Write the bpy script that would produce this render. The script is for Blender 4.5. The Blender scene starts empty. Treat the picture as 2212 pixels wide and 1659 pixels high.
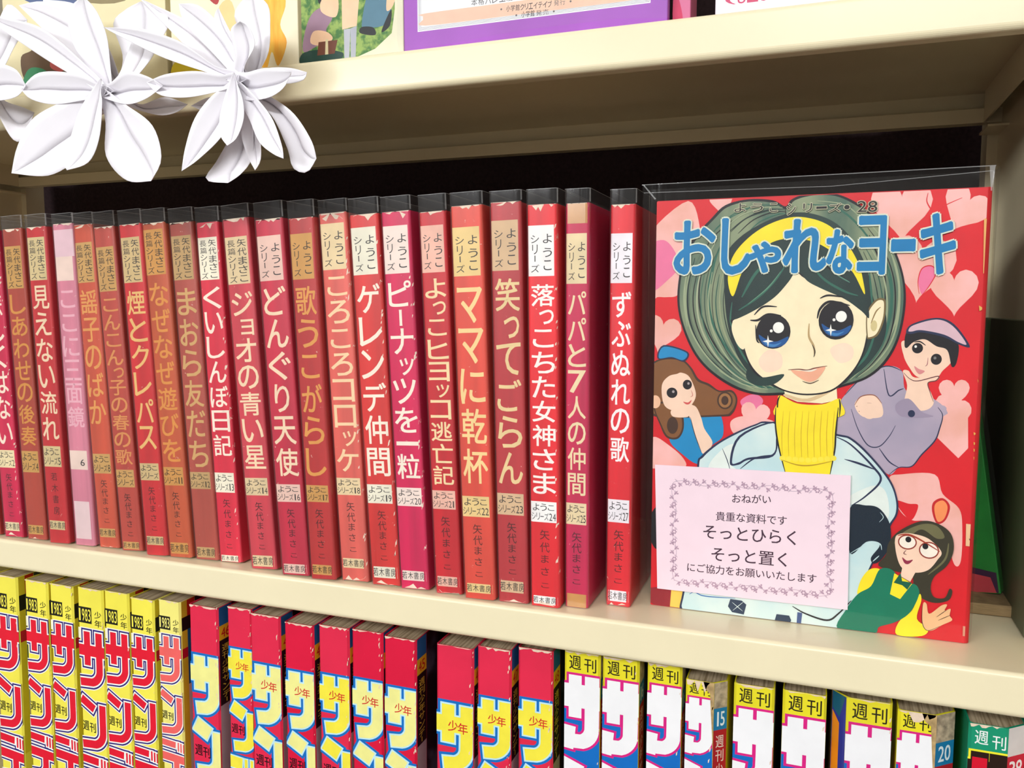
import bpy, bmesh, math, random
from mathutils import Vector, Matrix
random.seed(7)
SC = bpy.context.scene
COL = SC.collection
CAM = [[0.0,-0.39757,0.15753],[0.9384041,0.3455397,-0.0001257],[-0.032395,0.0883394,0.9955635],[0.3440178,-0.9342368,0.0940918]]
# measured volumes: x, y, lean, width, then heights of the printed bands (mm)
BK = {"b2":[-498.7,7.2,-0.038,14.5,206.5,195.9,168.3,165.3,62.2,60.3,45.9,9.9,3.6],"b3":[-477.2,5.7,-0.031,17.3,206.9,201.0,173.5,171.1,67.2,65.2,51.5,15.3,9.3],"b4":[-456.5,7.6,-0.03,16.5,208.5,198.5,173.0,169.2,76.6,63.2,50.7,29.6,4.6],"b5":[-437.3,9.0,-0.049,16.8,207.4,197.0,171.7,168.2,79.1,61.8,49.0,12.8,7.0],"b6":[-417.7,8.5,-0.058,16.7,205.5,193.8,166.1,163.2,54.5,52.8,41.5,6.0,1.2],"b7":[-395.9,6.4,-0.053,17.1,206.2,198.9,171.3,167.3,65.6,58.8,48.0,12.3,6.7],"b8":[-378.8,8.0,-0.056,17.5,206.6,203.3,175.9,172.0,58.6,57.2,45.7,9.5,2.4],"b9":[-360.0,9.8,-0.054,17.4,206.4,199.1,172.7,168.8,56.1,55.1,44.6,8.0,1.5],"b10":[-342.7,11.1,-0.046,16.3,205.9,197.7,172.5,169.2,64.1,55.7,43.5,4.4,0.6],"b11":[-315.8,6.5,-0.064,18.2,206.9,197.0,169.7,166.1,58.8,55.2,44.7,8.3,1.6],"b12":[-291.1,2.7,-0.06,18.5,205.3,196.6,171.3,169.0,56.7,54.0,43.7,6.9,1.4],"b13":[-271.4,2.9,-0.047,16.5,205.2,197.2,171.9,169.1,58.1,55.0,45.3,8.6,2.8],"b14":[-252.9,6.2,-0.05,17.5,207.6,202.5,177.1,175.5,61.7,59.9,50.1,13.4,7.8],"b15":[-233.0,5.9,-0.052,17.7,206.0,199.7,174.0,170.1,60.3,57.7,47.0,10.8,4.4],"b16":[-214.8,6.0,-0.044,17.2,206.8,199.9,174.4,171.4,60.2,57.3,47.0,10.5,5.0],"b17":[-193.2,5.9,-0.039,15.4,205.9,199.4,174.7,172.2,58.9,57.4,47.2,9.8,4.2],"b18":[-175.0,4.1,-0.034,17.5,208.0,197.7,172.5,168.0,60.8,56.2,45.1,8.6,3.5],"b19":[-156.2,5.7,-0.021,16.7,209.2,200.6,175.1,172.3,61.9,59.0,47.5,11.9,5.6],"b20":[-137.8,5.8,-0.013,15.7,207.2,197.5,172.1,168.7,58.4,56.2,45.3,5.9,1.5],"b21":[-120.6,10.7,-0.005,12.3,207.7,193.4,168.3,165.3,57.9,55.7,44.4,9.0,1.8],"b22":[-101.0,20.1,0.001,12.7,207.3,193.6,168.7,165.3,75.0,57.1,45.0,8.6,2.7]}
# drawing on the cover in millimetres from its lower corner: kind, colour, points, line width
ART = [
 ["s",[246,188,182],[[-0.8,196.1],[16.2,209.2],[22.0,197.0],[20.6,188.2],[11.8,181.2],[1.0,187.9]],0],
 ["s",[246,188,182],[[-3.5,181.4],[-3.1,188.8],[2.6,191.1],[8.4,190.2],[13.4,182.7],[13.6,174.6],[12.2,163.2],[6.4,161.6],[1.5,161.6],[-3.1,159.1]],0],
 ["s",[238,120,160],[[-3.1,186.4],[4.3,190.3],[10.1,184.4],[11.9,176.3],[6.3,169.8],[-0.3,164.9],[-3.0,169.9]],0],
 ["p",[246,188,182],[[4.8,147.3],[5.1,147.9],[6.0,149.2],[7.8,150.4],[10.2,150.7],[12.4,149.6],[13.8,147.4],[14.1,144.8],[12.9,142.3],[10.6,140.2],[7.8,138.3],[5.2,136.7],[3.3,135.1],[2.4,134.0],[2.2,133.5],[2.1,134.0],[1.7,135.4],[0.6,137.6],[-1.2,140.1],[-3.2,142.9],[-4.6,145.8],[-4.7,148.6],[-3.5,151.0],[-1.3,152.4],[1.2,152.5],[3.3,151.4],[4.5,149.6],[4.9,147.9]],0],
 ["p",[246,188,182],[[32.0,210.0],[32.1,210.4],[32.4,211.2],[33.3,212.1],[34.6,212.5],[36.0,212.0],[37.0,210.9],[37.5,209.4],[37.1,207.9],[36.1,206.4],[34.7,205.2],[33.5,204.0],[32.6,202.9],[32.2,202.2],[32.2,201.9],[32.1,202.2],[31.7,203.0],[30.8,204.1],[29.5,205.4],[28.1,206.8],[26.9,208.3],[26.5,209.9],[26.9,211.4],[27.9,212.4],[29.3,212.7],[30.6,212.2],[31.5,211.3],[31.9,210.4]],0],
 ["p",[246,188,182],[[113.2,206.8],[113.2,207.8],[114.1,209.9],[116.1,212.1],[119.0,213.0],[122.3,211.9],[124.9,209.1],[126.0,205.4],[125.2,201.5],[122.9,197.8],[119.8,194.6],[116.9,191.5],[114.9,188.9],[114.1,186.9],[114.0,186.2],[113.8,186.9],[112.8,188.9],[110.6,191.7],[107.4,195.0],[103.9,198.5],[101.2,202.4],[100.1,206.5],[100.9,210.2],[103.4,212.8],[106.7,213.6],[109.8,212.4],[112.0,210.1],[113.0,207.8]],0],
 ["p",[246,188,182],[[140.8,204.2],[141.2,204.7],[142.5,205.8],[144.6,206.3],[147.0,205.7],[148.8,203.6],[149.7,200.7],[149.1,197.9],[147.3,195.7],[144.4,194.3],[141.1,193.6],[138.1,192.8],[135.8,191.9],[134.6,191.1],[134.2,190.7],[134.4,191.2],[134.4,192.9],[133.8,195.6],[132.8,199.0],[131.7,202.8],[131.1,206.3],[131.8,209.4],[133.6,211.4],[136.2,212.0],[138.7,211.2],[140.4,209.1],[141.1,206.7],[141.0,204.8]],0],
 ["p",[246,188,182],[[123.0,181.2],[123.2,182.1],[124.4,184.4],[126.9,186.5],[130.3,187.0],[133.7,185.4],[136.2,182.0],[136.8,177.7],[135.5,173.6],[132.4,170.0],[128.6,166.8],[125.0,163.9],[122.4,161.3],[121.2,159.3],[121.0,158.5],[120.9,159.3],[120.1,161.6],[118.1,165.0],[115.0,169.0],[111.7,173.4],[109.3,178.0],[108.6,182.6],[110.0,186.6],[113.1,189.1],[116.8,189.4],[120.1,187.7],[122.1,184.8],[122.9,182.2]],0],
 ["p",[246,188,182],[[136.2,168.5],[136.3,169.2],[136.9,170.9],[138.4,172.7],[140.7,173.5],[143.2,172.7],[145.2,170.6],[146.1,167.7],[145.5,164.6],[143.7,161.7],[141.3,159.0],[139.1,156.5],[137.7,154.4],[137.0,152.8],[136.9,152.3],[136.8,152.8],[136.0,154.4],[134.3,156.5],[131.9,159.0],[129.2,161.7],[127.1,164.7],[126.2,167.8],[126.9,170.8],[128.7,172.9],[131.2,173.6],[133.6,172.8],[135.3,171.0],[136.1,169.2]],0],
 ["s",[238,120,160],[[121.5,168.6],[122.6,173.8],[126.6,175.2],[128.8,171.5],[125.0,164.9],[123.1,162.7]],0],
 ["l",[222,26,38],[[122.1,162.7],[121.4,168.6],[122.8,174.2],[126.6,175.4],[128.7,172.2],[125.7,165.6],[122.5,161.2]],0.5],
 ["l",[222,26,38],[[123.9,208.3],[123.7,203.9],[127.6,198.7],[130.8,202.2],[137.8,205.5]],0.6],
 ["p",[246,188,182],[[138.3,120.4],[138.4,120.8],[138.8,122.0],[139.8,123.2],[141.2,123.7],[142.8,123.3],[144.1,122.0],[144.7,120.1],[144.3,118.1],[143.2,116.1],[141.6,114.3],[140.2,112.7],[139.3,111.3],[138.9,110.3],[138.8,109.9],[138.7,110.3],[138.2,111.2],[137.2,112.6],[135.6,114.1],[133.9,115.8],[132.6,117.7],[132.0,119.7],[132.4,121.6],[133.6,123.0],[135.2,123.5],[136.7,123.1],[137.8,122.0],[138.3,120.8]],0],
 ["p",[246,188,182],[[138.6,111.7],[138.8,112.2],[139.7,113.3],[141.3,114.2],[143.1,114.2],[144.8,113.0],[145.8,110.9],[145.8,108.5],[144.6,106.3],[142.6,104.7],[140.2,103.3],[137.9,102.1],[136.3,100.9],[135.5,99.9],[135.3,99.5],[135.3,100.0],[135.1,101.3],[134.4,103.3],[133.1,105.8],[131.8,108.5],[131.0,111.2],[131.1,113.8],[132.2,115.8],[134.1,116.9],[136.1,116.8],[137.7,115.5],[138.5,113.7],[138.7,112.2]],0],
 ["s",[238,120,160],[[43.8,109.7],[47.7,113.1],[52.3,113.3],[54.7,110.1],[51.0,105.1],[47.1,104.9]],0],
 ["p",[246,188,182],[[51.4,105.9],[51.5,106.3],[52.2,107.4],[53.5,108.5],[55.1,108.8],[56.8,108.0],[58.0,106.5],[58.2,104.4],[57.4,102.5],[55.8,100.7],[53.8,99.2],[52.0,97.8],[50.6,96.5],[50.0,95.6],[49.9,95.2],[49.8,95.6],[49.5,96.7],[48.6,98.2],[47.2,100.1],[45.6,102.1],[44.6,104.2],[44.4,106.4],[45.1,108.3],[46.7,109.5],[48.5,109.7],[50.1,108.9],[51.0,107.6],[51.4,106.4]],0],
 ["p",[246,188,182],[[132.0,96.9],[134.3,106.1],[144.6,106.6],[145.3,92.3],[141.5,87.4]],0],
 ["s",[246,188,182],[[39.3,99.2],[44.0,102.3],[52.6,102.3],[60.4,100.3],[59.0,96.1],[48.1,93.9],[41.1,93.6]],0],
 ["s",[246,188,182],[[-1.8,76.7],[-1.9,82.7],[0.9,89.7],[8.6,85.9],[16.2,79.5],[16.3,74.5],[-1.8,73.2]],0],
 ["s",[246,188,182],[[112.8,75.5],[118.3,78.3],[132.1,79.2],[135.8,70.3],[142.9,63.9],[144.6,54.9],[144.7,39.4],[142.0,37.5],[137.4,51.1],[129.6,56.6],[123.3,56.8],[117.5,61.8]],0],
 ["s",[222,26,38],[[116.0,65.6],[121.6,64.5],[125.8,64.0],[123.3,56.8],[119.0,60.3]],0],
 ["s",[200,30,36],[[131.8,61.4],[132.1,66.1],[135.9,68.3],[139.1,64.7],[137.6,58.1],[134.1,56.0]],0],
 ["s",[250,150,90],[[132.8,61.5],[133.0,65.4],[136.0,67.2],[138.1,64.3],[137.0,58.8],[134.4,57.0]],0],
 ["s",[150,24,40],[[-0.5,8.7],[11.6,10.0],[11.8,0.3],[0.6,1.3]],0],
 ["p",[247,206,90],[[11.4,9.9],[17.5,9.8],[17.7,-0.5],[10.8,0.2]],0],
 ["s",[184,168,186],[[92.0,114.8],[99.6,123.6],[109.3,129.1],[116.3,127.1],[118.4,118.0],[127.8,116.1],[134.3,106.4],[90.2,104.4]],0],
 ["s",[184,168,186],[[88.8,92.9],[88.7,105.6],[92.8,112.1],[132.0,112.1],[134.2,106.9],[133.2,100.8],[131.4,94.9],[126.2,88.1],[122.3,82.4],[116.8,81.4],[112.7,77.7],[105.4,83.7]],0],
 ["l",[34,44,78],[[92.0,114.8],[99.6,123.6],[109.3,129.1],[116.3,127.1]],0.6],
 ["l",[34,44,78],[[132.1,110.6],[134.2,106.9],[133.2,100.8],[131.4,94.9],[126.2,88.1],[122.3,82.4],[116.8,81.4],[112.7,77.7]],0.6],
 ["l",[34,44,78],[[95.1,108.2],[98.3,99.0],[102.9,91.4],[107.9,90.9],[112.0,95.8],[114.6,101.3]],0.5],
 ["l",[34,44,78],[[108.0,90.1],[112.4,84.1],[116.8,81.4]],0.6],
 ["l",[34,44,78],[[108.6,127.7],[111.2,115.5],[115.3,117.9],[117.4,118.8]],0.6],
 ["s",[250,214,188],[[96.5,110.2],[99.2,114.2],[104.9,115.2],[108.2,111.5],[108.5,105.2],[100.3,104.8]],0],
 ["l",[150,90,70],[[97.2,109.5],[102.2,111.2],[105.8,110.6]],0.6],
 ["l",[150,90,70],[[98.4,107.2],[102.3,108.5],[105.2,107.5]],0.6],
 ["l",[150,90,70],[[96.5,110.2],[99.2,114.4],[104.9,115.2],[108.3,111.5]],0.5],
 ["s",[250,214,188],[[97.9,110.7],[105.8,111.0],[107.3,107.2],[103.9,103.9],[100.3,105.3]],0],
 ["s",[250,214,188],[[116.9,138.9],[119.9,142.0],[126.7,142.1],[131.5,138.8],[135.6,138.1],[136.8,132.2],[133.3,127.6],[130.8,124.5],[123.3,124.3],[119.4,128.7],[116.8,134.0]],0],
 ["s",[250,214,188],[[115.5,140.1],[117.2,140.8],[117.7,135.5],[116.6,134.8]],0],
 ["s",[22,18,26],[[116.9,139.3],[117.8,145.4],[123.8,146.2],[133.3,144.1],[139.1,140.1],[138.8,131.5],[136.9,129.6],[134.8,137.0],[130.2,138.8],[125.3,141.9],[120.6,140.5],[118.0,137.8]],0],
 ["s",[34,44,78],[[117.3,145.0],[119.6,148.8],[129.6,151.8],[137.1,148.9],[143.9,139.0],[139.5,139.7],[133.3,142.9],[123.8,145.1],[119.8,144.3]],0],
 ["s",[222,186,196],[[118.3,145.8],[120.3,148.3],[129.7,151.0],[136.4,148.2],[142.4,140.1],[139.1,140.8],[133.3,144.1],[123.8,146.1],[119.7,145.4]],0],
 ["e",[22,18,26],[[122.43,137.75],[2.31,2.41]],0],
 ["e",[22,18,26],[[130.44,132.79],[2.28,2.55]],0],
 ["e",[250,248,240],[[121.65,138.49],[0.54,0.6]],0],
 ["e",[120,120,120],[[129.87,133.37],[0.61,0.68]],0],
 ["l",[22,18,26],[[121.0,140.5],[123.3,140.8],[125.8,139.1]],0.6],
 ["l",[150,70,90],[[127.0,133.5],[126.8,130.4],[126.0,129.5]],0.3],
 ["s",[220,140,140],[[121.4,129.4],[123.5,128.1],[125.9,127.2],[124.0,125.7],[122.5,126.8]],0],
 ["s",[250,214,188],[[116.7,126.8],[119.1,127.2],[122.0,124.1],[131.4,125.1],[131.2,123.0],[127.5,121.4],[130.3,113.2],[127.4,109.2],[121.2,109.0],[118.0,112.7],[118.8,120.3]],0],
 ["l",[110,60,60],[[117.1,126.2],[119.9,123.4],[123.4,122.6],[131.4,125.0],[130.8,123.0],[127.5,121.8],[128.5,117.6],[130.1,113.1]],0.5],
 ["s",[160,146,168],[[114.2,111.0],[119.6,114.2],[125.3,108.4],[130.2,106.2],[117.2,105.6]],0],
 ["e",[34,44,78],[[121.14,107.21],[1.51,1.68]],0],
 ["s",[22,140,196],[[8.9,89.3],[15.8,100.6],[23.9,105.2],[33.6,103.9],[35.9,92.5],[30.0,86.3],[24.5,77.1],[16.2,81.2]],0],
 ["s",[70,44,30],[[-3.3,119.7],[-0.5,127.8],[6.1,130.7],[14.4,130.4],[19.4,126.2],[23.2,120.5],[28.5,118.2],[33.4,115.0],[39.7,115.3],[42.4,110.5],[40.0,103.4],[33.7,101.8],[1.6,100.3],[-1.9,108.7]],0],
 ["s",[132,84,44],[[-2.4,119.7],[0.2,127.2],[6.2,129.9],[14.0,129.5],[18.6,125.8],[22.4,119.6],[27.7,117.3],[33.4,114.2],[39.4,114.3],[41.6,110.3],[39.4,104.6],[33.7,102.7],[2.4,101.3],[-1.2,108.7]],0],
 ["s",[70,44,30],[[0.7,106.7],[4.2,95.8],[7.7,89.7],[13.5,89.5],[16.3,95.6],[14.9,104.8],[10.7,108.0]],0],
 ["s",[132,84,44],[[1.5,105.9],[5.0,95.9],[8.3,90.5],[13.0,90.4],[15.4,95.6],[14.1,103.9],[10.7,107.1]],0],
 ["e",[70,44,30],[[10.49,96.16],[2.83,4.39]],0],
 ["e",[70,44,30],[[36.37,110.05],[3.81,4.44]],0],
 ["e",[160,110,62],[[36.37,110.05],[3.02,3.62]],0],
 ["e",[70,44,30],[[36.37,110.05],[1.75,2.3]],0],
 ["s",[250,214,188],[[4.7,116.6],[8.0,121.3],[12.2,122.7],[14.6,123.4],[18.7,121.2],[22.0,113.0],[20.2,107.5],[16.6,104.2],[9.9,104.0],[5.7,107.3]],0],
 ["e",[248,196,160],[[1.49,108.0],[2.69,3.38]],0],
 ["s",[250,214,188],[[9.9,104.1],[16.6,104.4],[18.3,101.0],[10.8,100.7]],0],
 ["s",[250,214,188],[[15.7,106.5],[21.6,106.7],[24.8,101.0],[26.6,95.3],[30.8,88.4],[27.6,82.8],[25.2,83.5],[21.7,92.5],[19.5,100.0]],0],
 ["l",[70,44,30],[[19.5,100.8],[21.9,92.1],[25.4,83.1]],0.4],
 ["e",[22,18,26],[[9.94,112.96],[2.74,2.68]],0],
 ["e",[22,18,26],[[17.62,117.41],[2.29,2.49]],0],
 ["e",[170,160,160],[[10.6,113.57],[0.66,0.67]],0],
 ["e",[170,160,160],[[18.18,118.01],[0.58,0.66]],0],
 ["l",[200,90,80],[[19.6,114.6],[20.4,112.1],[19.3,111.2]],0.3],
 ["s",[214,86,84],[[15.7,108.6],[18.1,108.3],[19.9,109.7],[19.0,107.7],[17.3,107.3]],0],
 ["s",[34,44,78],[[2.2,130.4],[5.2,137.3],[17.6,134.0],[15.7,129.0],[9.5,130.8]],0],
 ["s",[22,140,196],[[3.0,130.6],[5.5,136.5],[16.8,133.6],[15.2,129.8],[9.4,131.3]],0],
 ["s",[22,140,196],[[-3.0,124.8],[-2.9,129.4],[0.7,128.2],[-0.5,126.9]],0],
 ["s",[22,18,26],[[27.8,200.3],[34.4,206.4],[45.2,208.8],[56.6,207.8],[62.3,204.7],[64.8,207.6],[69.2,209.6],[75.0,210.4],[84.4,209.7],[93.1,205.7],[100.0,200.0],[107.4,190.1],[112.7,179.2],[116.0,167.2],[116.5,155.2],[114.2,141.2],[109.0,130.3],[101.3,123.0],[90.4,118.6],[78.1,114.5],[63.1,113.8],[52.3,113.4],[41.1,116.3],[29.7,123.3],[21.2,132.4],[15.1,144.9],[12.0,157.4],[12.2,169.7],[14.6,181.4],[20.2,191.9]],0],
 ["s","hair",[[29.1,199.8],[35.2,205.3],[45.2,207.7],[56.6,206.6],[62.7,203.3],[66.7,207.4],[75.1,209.3],[84.5,208.6],[92.4,204.8],[99.4,199.3],[106.5,189.5],[111.8,178.9],[115.1,167.2],[115.5,155.2],[113.3,141.8],[108.2,131.2],[100.7,123.9],[90.4,119.7],[78.0,115.8],[63.0,115.0],[52.3,114.6],[41.6,117.5],[30.4,124.3],[22.2,133.0],[16.2,145.1],[13.1,157.4],[13.3,169.7],[15.7,180.9],[21.2,191.1]],0],
 ["l",[22,18,26],[[62.3,204.2],[63.0,200.3],[65.1,197.2]],0.5],
 ["l",[26,60,54],[[20.1,181.0],[17.0,164.8],[18.6,148.4],[26.6,132.9],[39.6,121.8]],1.0],
 ["l",[22,18,26],[[25.5,184.1],[22.6,166.4],[24.2,151.7],[32.9,134.7],[46.6,122.0]],0.8],
 ["l",[48,106,88],[[29.5,180.8],[27.1,164.7],[29.4,149.3],[37.7,134.8],[50.5,122.1]],1.2],
 ["l",[160,172,136],[[16.8,177.8],[15.1,161.5],[17.0,146.8]],0.8],
 ["l",[48,106,88],[[34.8,191.8],[30.3,180.8],[28.2,168.0]],0.9],
 ["l",[22,18,26],[[37.7,198.9],[27.7,189.7],[22.4,177.7]],0.5],
 ["l",[48,106,88],[[45.3,204.1],[34.6,199.0],[26.1,190.5]],0.6],
 ["l",[26,60,54],[[57.5,203.6],[45.4,200.2],[36.3,193.4]],0.6],
 ["l",[48,106,88],[[72.3,205.3],[86.1,202.5],[97.1,192.3],[104.6,179.3]],0.9],
 ["l",[160,172,136],[[76.6,206.7],[89.6,203.9],[99.8,193.7]],0.5],
 ["l",[48,106,88],[[104.3,185.4],[109.8,170.2],[110.4,153.7],[106.8,139.9],[98.0,127.4]],1.3],
 ["l",[160,172,136],[[108.5,185.3],[113.4,167.2],[113.0,151.4],[108.9,138.4]],0.9],
 ["l",[22,18,26],[[100.0,190.0],[107.0,171.8],[107.9,156.7]],0.9],
 ["l",[48,106,88],[[42.8,119.5],[55.3,117.4],[67.5,118.2]],0.9],
 ["l",[160,172,136],[[33.2,124.9],[44.4,118.7],[56.9,116.3]],0.6],
 ["l",[160,172,136],[[18.5,177.2],[15.9,162.7],[17.8,148.0],[25.2,134.2],[36.4,123.2],[50.2,116.3]],0.8],
 ["l",[160,172,136],[[99.5,196.1],[107.9,184.7],[112.9,171.2],[113.9,155.1],[111.4,141.1],[104.9,130.4],[97.6,123.7]],0.8],
 ["l",[86,104,84],[[27.3,190.1],[20.2,176.7],[17.8,162.2],[19.8,147.6],[27.1,133.9],[38.0,123.1],[51.2,116.5]],0.3],
 ["l",[22,18,26],[[21.9,176.1],[19.6,161.7],[21.8,147.2],[29.0,133.6],[39.6,123.0]],0.6],
 ["l",[22,18,26],[[99.2,193.4],[106.8,182.1],[111.4,168.5],[112.1,153.5],[109.6,140.2],[103.3,129.9],[96.4,123.2]],0.6],
 ["l",[170,178,144],[[30.1,188.8],[23.7,175.6],[21.5,161.2],[23.7,146.8],[30.8,133.3],[41.1,122.9],[53.3,116.7]],0.9],
 ["l",[48,106,88],[[25.4,175.0],[23.4,160.8],[25.6,146.4],[32.7,133.0],[42.7,122.8],[54.3,116.8]],0.5],
 ["l",[48,106,88],[[98.8,190.6],[105.7,179.5],[109.8,165.9],[110.3,151.8],[107.7,139.2],[101.7,129.3],[95.2,122.7]],0.5],
 ["l",[60,84,72],[[32.9,187.5],[27.1,174.4],[25.3,160.3],[27.6,146.1],[34.6,132.7],[44.3,122.8]],0.5],
 ["l",[160,172,136],[[28.8,173.9],[27.1,159.8],[29.5,145.7],[36.4,132.4],[45.9,122.7],[56.4,117.0]],0.8],
 ["l",[160,172,136],[[98.4,187.9],[104.6,176.9],[108.3,163.3],[108.6,150.2],[105.9,138.3],[100.0,128.8],[94.0,122.2]],0.8],
 ["l",[22,18,26],[[35.7,186.3],[30.5,173.3],[29.0,159.3],[31.4,145.3],[38.3,132.1],[47.4,122.6],[57.4,117.1]],0.3],
 ["l",[44,92,78],[[32.2,172.7],[30.8,158.9],[33.3,144.9],[40.1,131.8],[49.0,122.5]],0.6],
 ["l",[44,92,78],[[98.1,185.1],[103.5,174.3],[106.7,160.7],[106.8,148.5],[104.1,137.4],[98.4,128.2],[92.8,121.7]],0.6],
 ["l",[150,160,124],[[38.5,185.0],[33.9,172.2],[32.7,158.4],[35.2,144.5],[42.0,131.5],[50.5,122.4],[59.4,117.3]],0.9],
 ["l",[26,60,54],[[35.5,171.6],[34.5,157.9],[37.2,144.1],[43.8,131.2],[52.1,122.3],[60.4,117.4]],0.5],
 ["l",[26,60,54],[[97.7,182.4],[102.3,171.7],[105.2,158.0],[105.0,146.8],[102.2,136.5],[96.7,127.6],[91.7,121.2]],0.5],
 ["l",[48,106,88],[[30.0,195.2],[38.4,202.0],[49.9,205.5],[60.4,205.4]],0.5],
 ["l",[160,172,136],[[33.6,194.3],[41.6,200.9],[52.2,204.4],[61.2,204.3]],0.5],
 ["l",[26,60,54],[[37.2,193.4],[44.7,199.9],[54.5,203.3],[62.0,203.2]],0.5],
 ["l",[22,18,26],[[40.8,192.5],[47.8,198.8],[56.8,202.2],[62.8,202.1]],0.5],
 ["l",[48,106,88],[[44.4,191.6],[50.8,197.8],[59.1,201.1],[63.5,201.0]],0.5],
 ["s",[26,60,54],[[35.0,180.7],[41.1,190.1],[53.1,197.6],[65.0,201.4],[75.3,200.6],[85.6,195.7],[93.8,186.4],[99.9,173.4],[103.2,159.7],[108.3,153.7],[108.1,141.5],[102.2,130.6],[94.6,123.4],[88.2,119.3],[63.0,117.7],[50.5,122.1],[42.5,131.6],[37.5,145.3],[35.1,161.5]],0],
 ["l",[48,106,88],[[39.9,142.1],[47.2,129.3],[59.8,122.4]],1.0],
 ["l",[48,106,88],[[104.4,146.0],[100.7,133.7],[92.4,124.2]],1.2],
 ["l",[48,106,88],[[100.6,173.4],[101.7,164.3],[102.6,156.7]],0.9],
 ["l",[48,106,88],[[38.7,159.1],[38.1,150.2],[39.8,144.6]],0.8],
 ["p",[252,236,196],[[64.1,118.5],[65.0,113.0],[70.7,110.8],[81.9,110.4],[88.8,112.3],[87.8,122.5]],0],
 ["s",[226,196,150],[[65.3,114.4],[75.2,112.5],[87.9,118.9],[88.0,117.6],[76.0,111.0],[65.4,113.0]],0],
 ["s",[22,18,26],[[67.0,173.9],[60.8,166.5],[50.4,157.8],[39.4,151.4],[38.8,148.2],[43.1,140.2],[46.4,130.5],[50.6,123.9],[57.3,119.3],[65.3,115.5],[75.1,114.1],[85.8,116.3],[93.2,122.9],[98.6,131.8],[101.1,142.0],[101.1,152.2],[98.4,155.9],[91.1,162.0],[78.6,168.1],[71.8,171.6]],0],
 ["s",[252,236,196],[[67.3,173.4],[61.3,165.9],[51.0,157.3],[40.5,150.8],[39.7,148.4],[43.8,140.6],[47.2,130.9],[51.4,124.6],[57.7,120.0],[65.4,116.2],[75.1,114.9],[85.4,117.0],[92.6,123.4],[97.9,132.1],[100.3,142.1],[100.3,151.9],[98.0,155.1],[90.8,161.3],[78.5,167.4],[71.7,170.7]],0],
 ["s",[252,236,196],[[39.5,149.8],[38.9,145.3],[41.1,139.3],[43.6,136.1],[45.2,136.6],[44.4,143.0],[42.1,148.6]],0],
 ["s",[120,100,60],[[100.2,153.6],[103.6,159.9],[107.4,160.6],[108.3,157.4],[107.8,150.6],[105.5,143.7],[101.8,141.7],[100.5,143.3]],0],
 ["s",[252,236,196],[[100.7,153.2],[104.0,159.1],[106.9,159.7],[107.5,156.7],[107.1,150.9],[104.9,144.5],[102.0,142.6],[101.0,143.7]],0],
 ["e",[214,196,140],[[103.52,147.91],[1.41,2.59]],0],
 ["l",[150,120,70],[[102.2,149.0],[104.1,154.4],[106.1,156.7]],0.6],
 ["s",[253,222,196],[[52.6,131.9],[57.1,136.0],[62.5,133.7],[62.7,127.3],[56.6,124.7],[52.7,127.8]],0],
 ["s",[253,224,198],[[84.7,136.5],[90.4,139.7],[94.8,137.4],[94.3,132.0],[88.6,130.3]],0],
 ["s",[26,60,54],[[38.7,153.4],[39.4,162.2],[43.4,174.2],[49.3,182.4],[56.0,187.7],[63.5,190.1],[72.4,189.4],[79.8,186.4],[88.3,179.7],[95.1,170.4],[99.6,162.0],[101.3,151.7],[98.0,154.7],[90.4,160.4],[80.1,165.3],[73.4,169.1],[68.8,174.3],[64.9,168.7],[58.8,161.5],[49.8,155.2],[39.8,150.4]],0],
 ["l",[48,106,88],[[43.3,161.4],[49.2,172.5],[56.6,180.3]],1.4],
 ["l",[48,106,88],[[41.9,155.0],[51.0,161.4],[58.5,169.3],[63.5,177.0]],1.1],
 ["l",[48,106,88],[[73.1,180.0],[80.0,170.6],[89.6,164.3],[96.1,162.0]],1.1],
 ["l",[90,140,120],[[79.7,179.8],[85.7,172.8],[92.3,168.2]],0.8],
 ["l",[100,150,120],[[46.5,158.2],[55.5,166.1],[61.3,173.9]],0.5],
 ["l",[22,18,26],[[67.4,184.7],[68.7,178.5],[69.1,175.4]],1.2],
 ["l",[22,18,26],[[74.4,184.6],[82.0,175.9],[90.8,169.7]],0.9],
 ["s",[252,228,40],[[36.4,170.3],[38.2,180.6],[44.2,188.8],[53.2,195.5],[64.3,199.3],[73.9,198.6],[82.8,194.6],[90.2,186.8],[95.7,177.2],[98.1,168.9],[98.9,162.6],[93.9,172.3],[87.8,179.5],[79.6,185.7],[72.0,188.6],[63.1,189.3],[55.7,187.2],[49.1,181.6],[43.2,173.8],[39.1,161.9]],0],
 ["s",[26,60,54],[[47.3,126.1],[53.6,122.2],[64.1,124.1],[59.9,119.2],[52.2,118.1],[46.7,121.2]],0],
 ["e",[22,18,26],[[58.54,144.75],[8.01,8.41]],0],
 ["s",[16,84,150],[[51.8,143.1],[55.6,140.9],[60.9,140.3],[65.6,142.4],[64.0,138.6],[58.8,136.9],[54.1,138.3]],0],
 ["s",[60,130,190],[[54.1,139.9],[58.7,138.5],[62.5,139.6],[59.5,137.4],[56.4,137.7]],0],
 ["e",[22,18,26],[[59.3,144.6],[4.7,4.76]],0],
 ["e",[250,248,240],[[60.91,146.68],[2.57,2.69]],0],
 ["e",[250,248,240],[[57.61,145.06],[0.69,0.72]],0],
 ["p",[250,248,240],[[56.1,143.0],[56.7,140.6],[58.8,140.0],[56.7,139.5],[56.3,137.1],[55.8,139.4],[53.6,139.9],[55.8,140.6]],0],
 ["e",[22,18,26],[[86.87,150.33],[7.77,9.12]],0],
 ["s",[16,84,150],[[80.5,148.7],[84.1,146.6],[89.2,146.0],[93.6,148.1],[92.1,144.3],[87.1,142.7],[82.7,144.1]],0],
 ["s",[60,130,190],[[82.7,145.6],[87.1,144.3],[90.7,145.2],[87.8,143.2],[84.9,143.5]],0],
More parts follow.
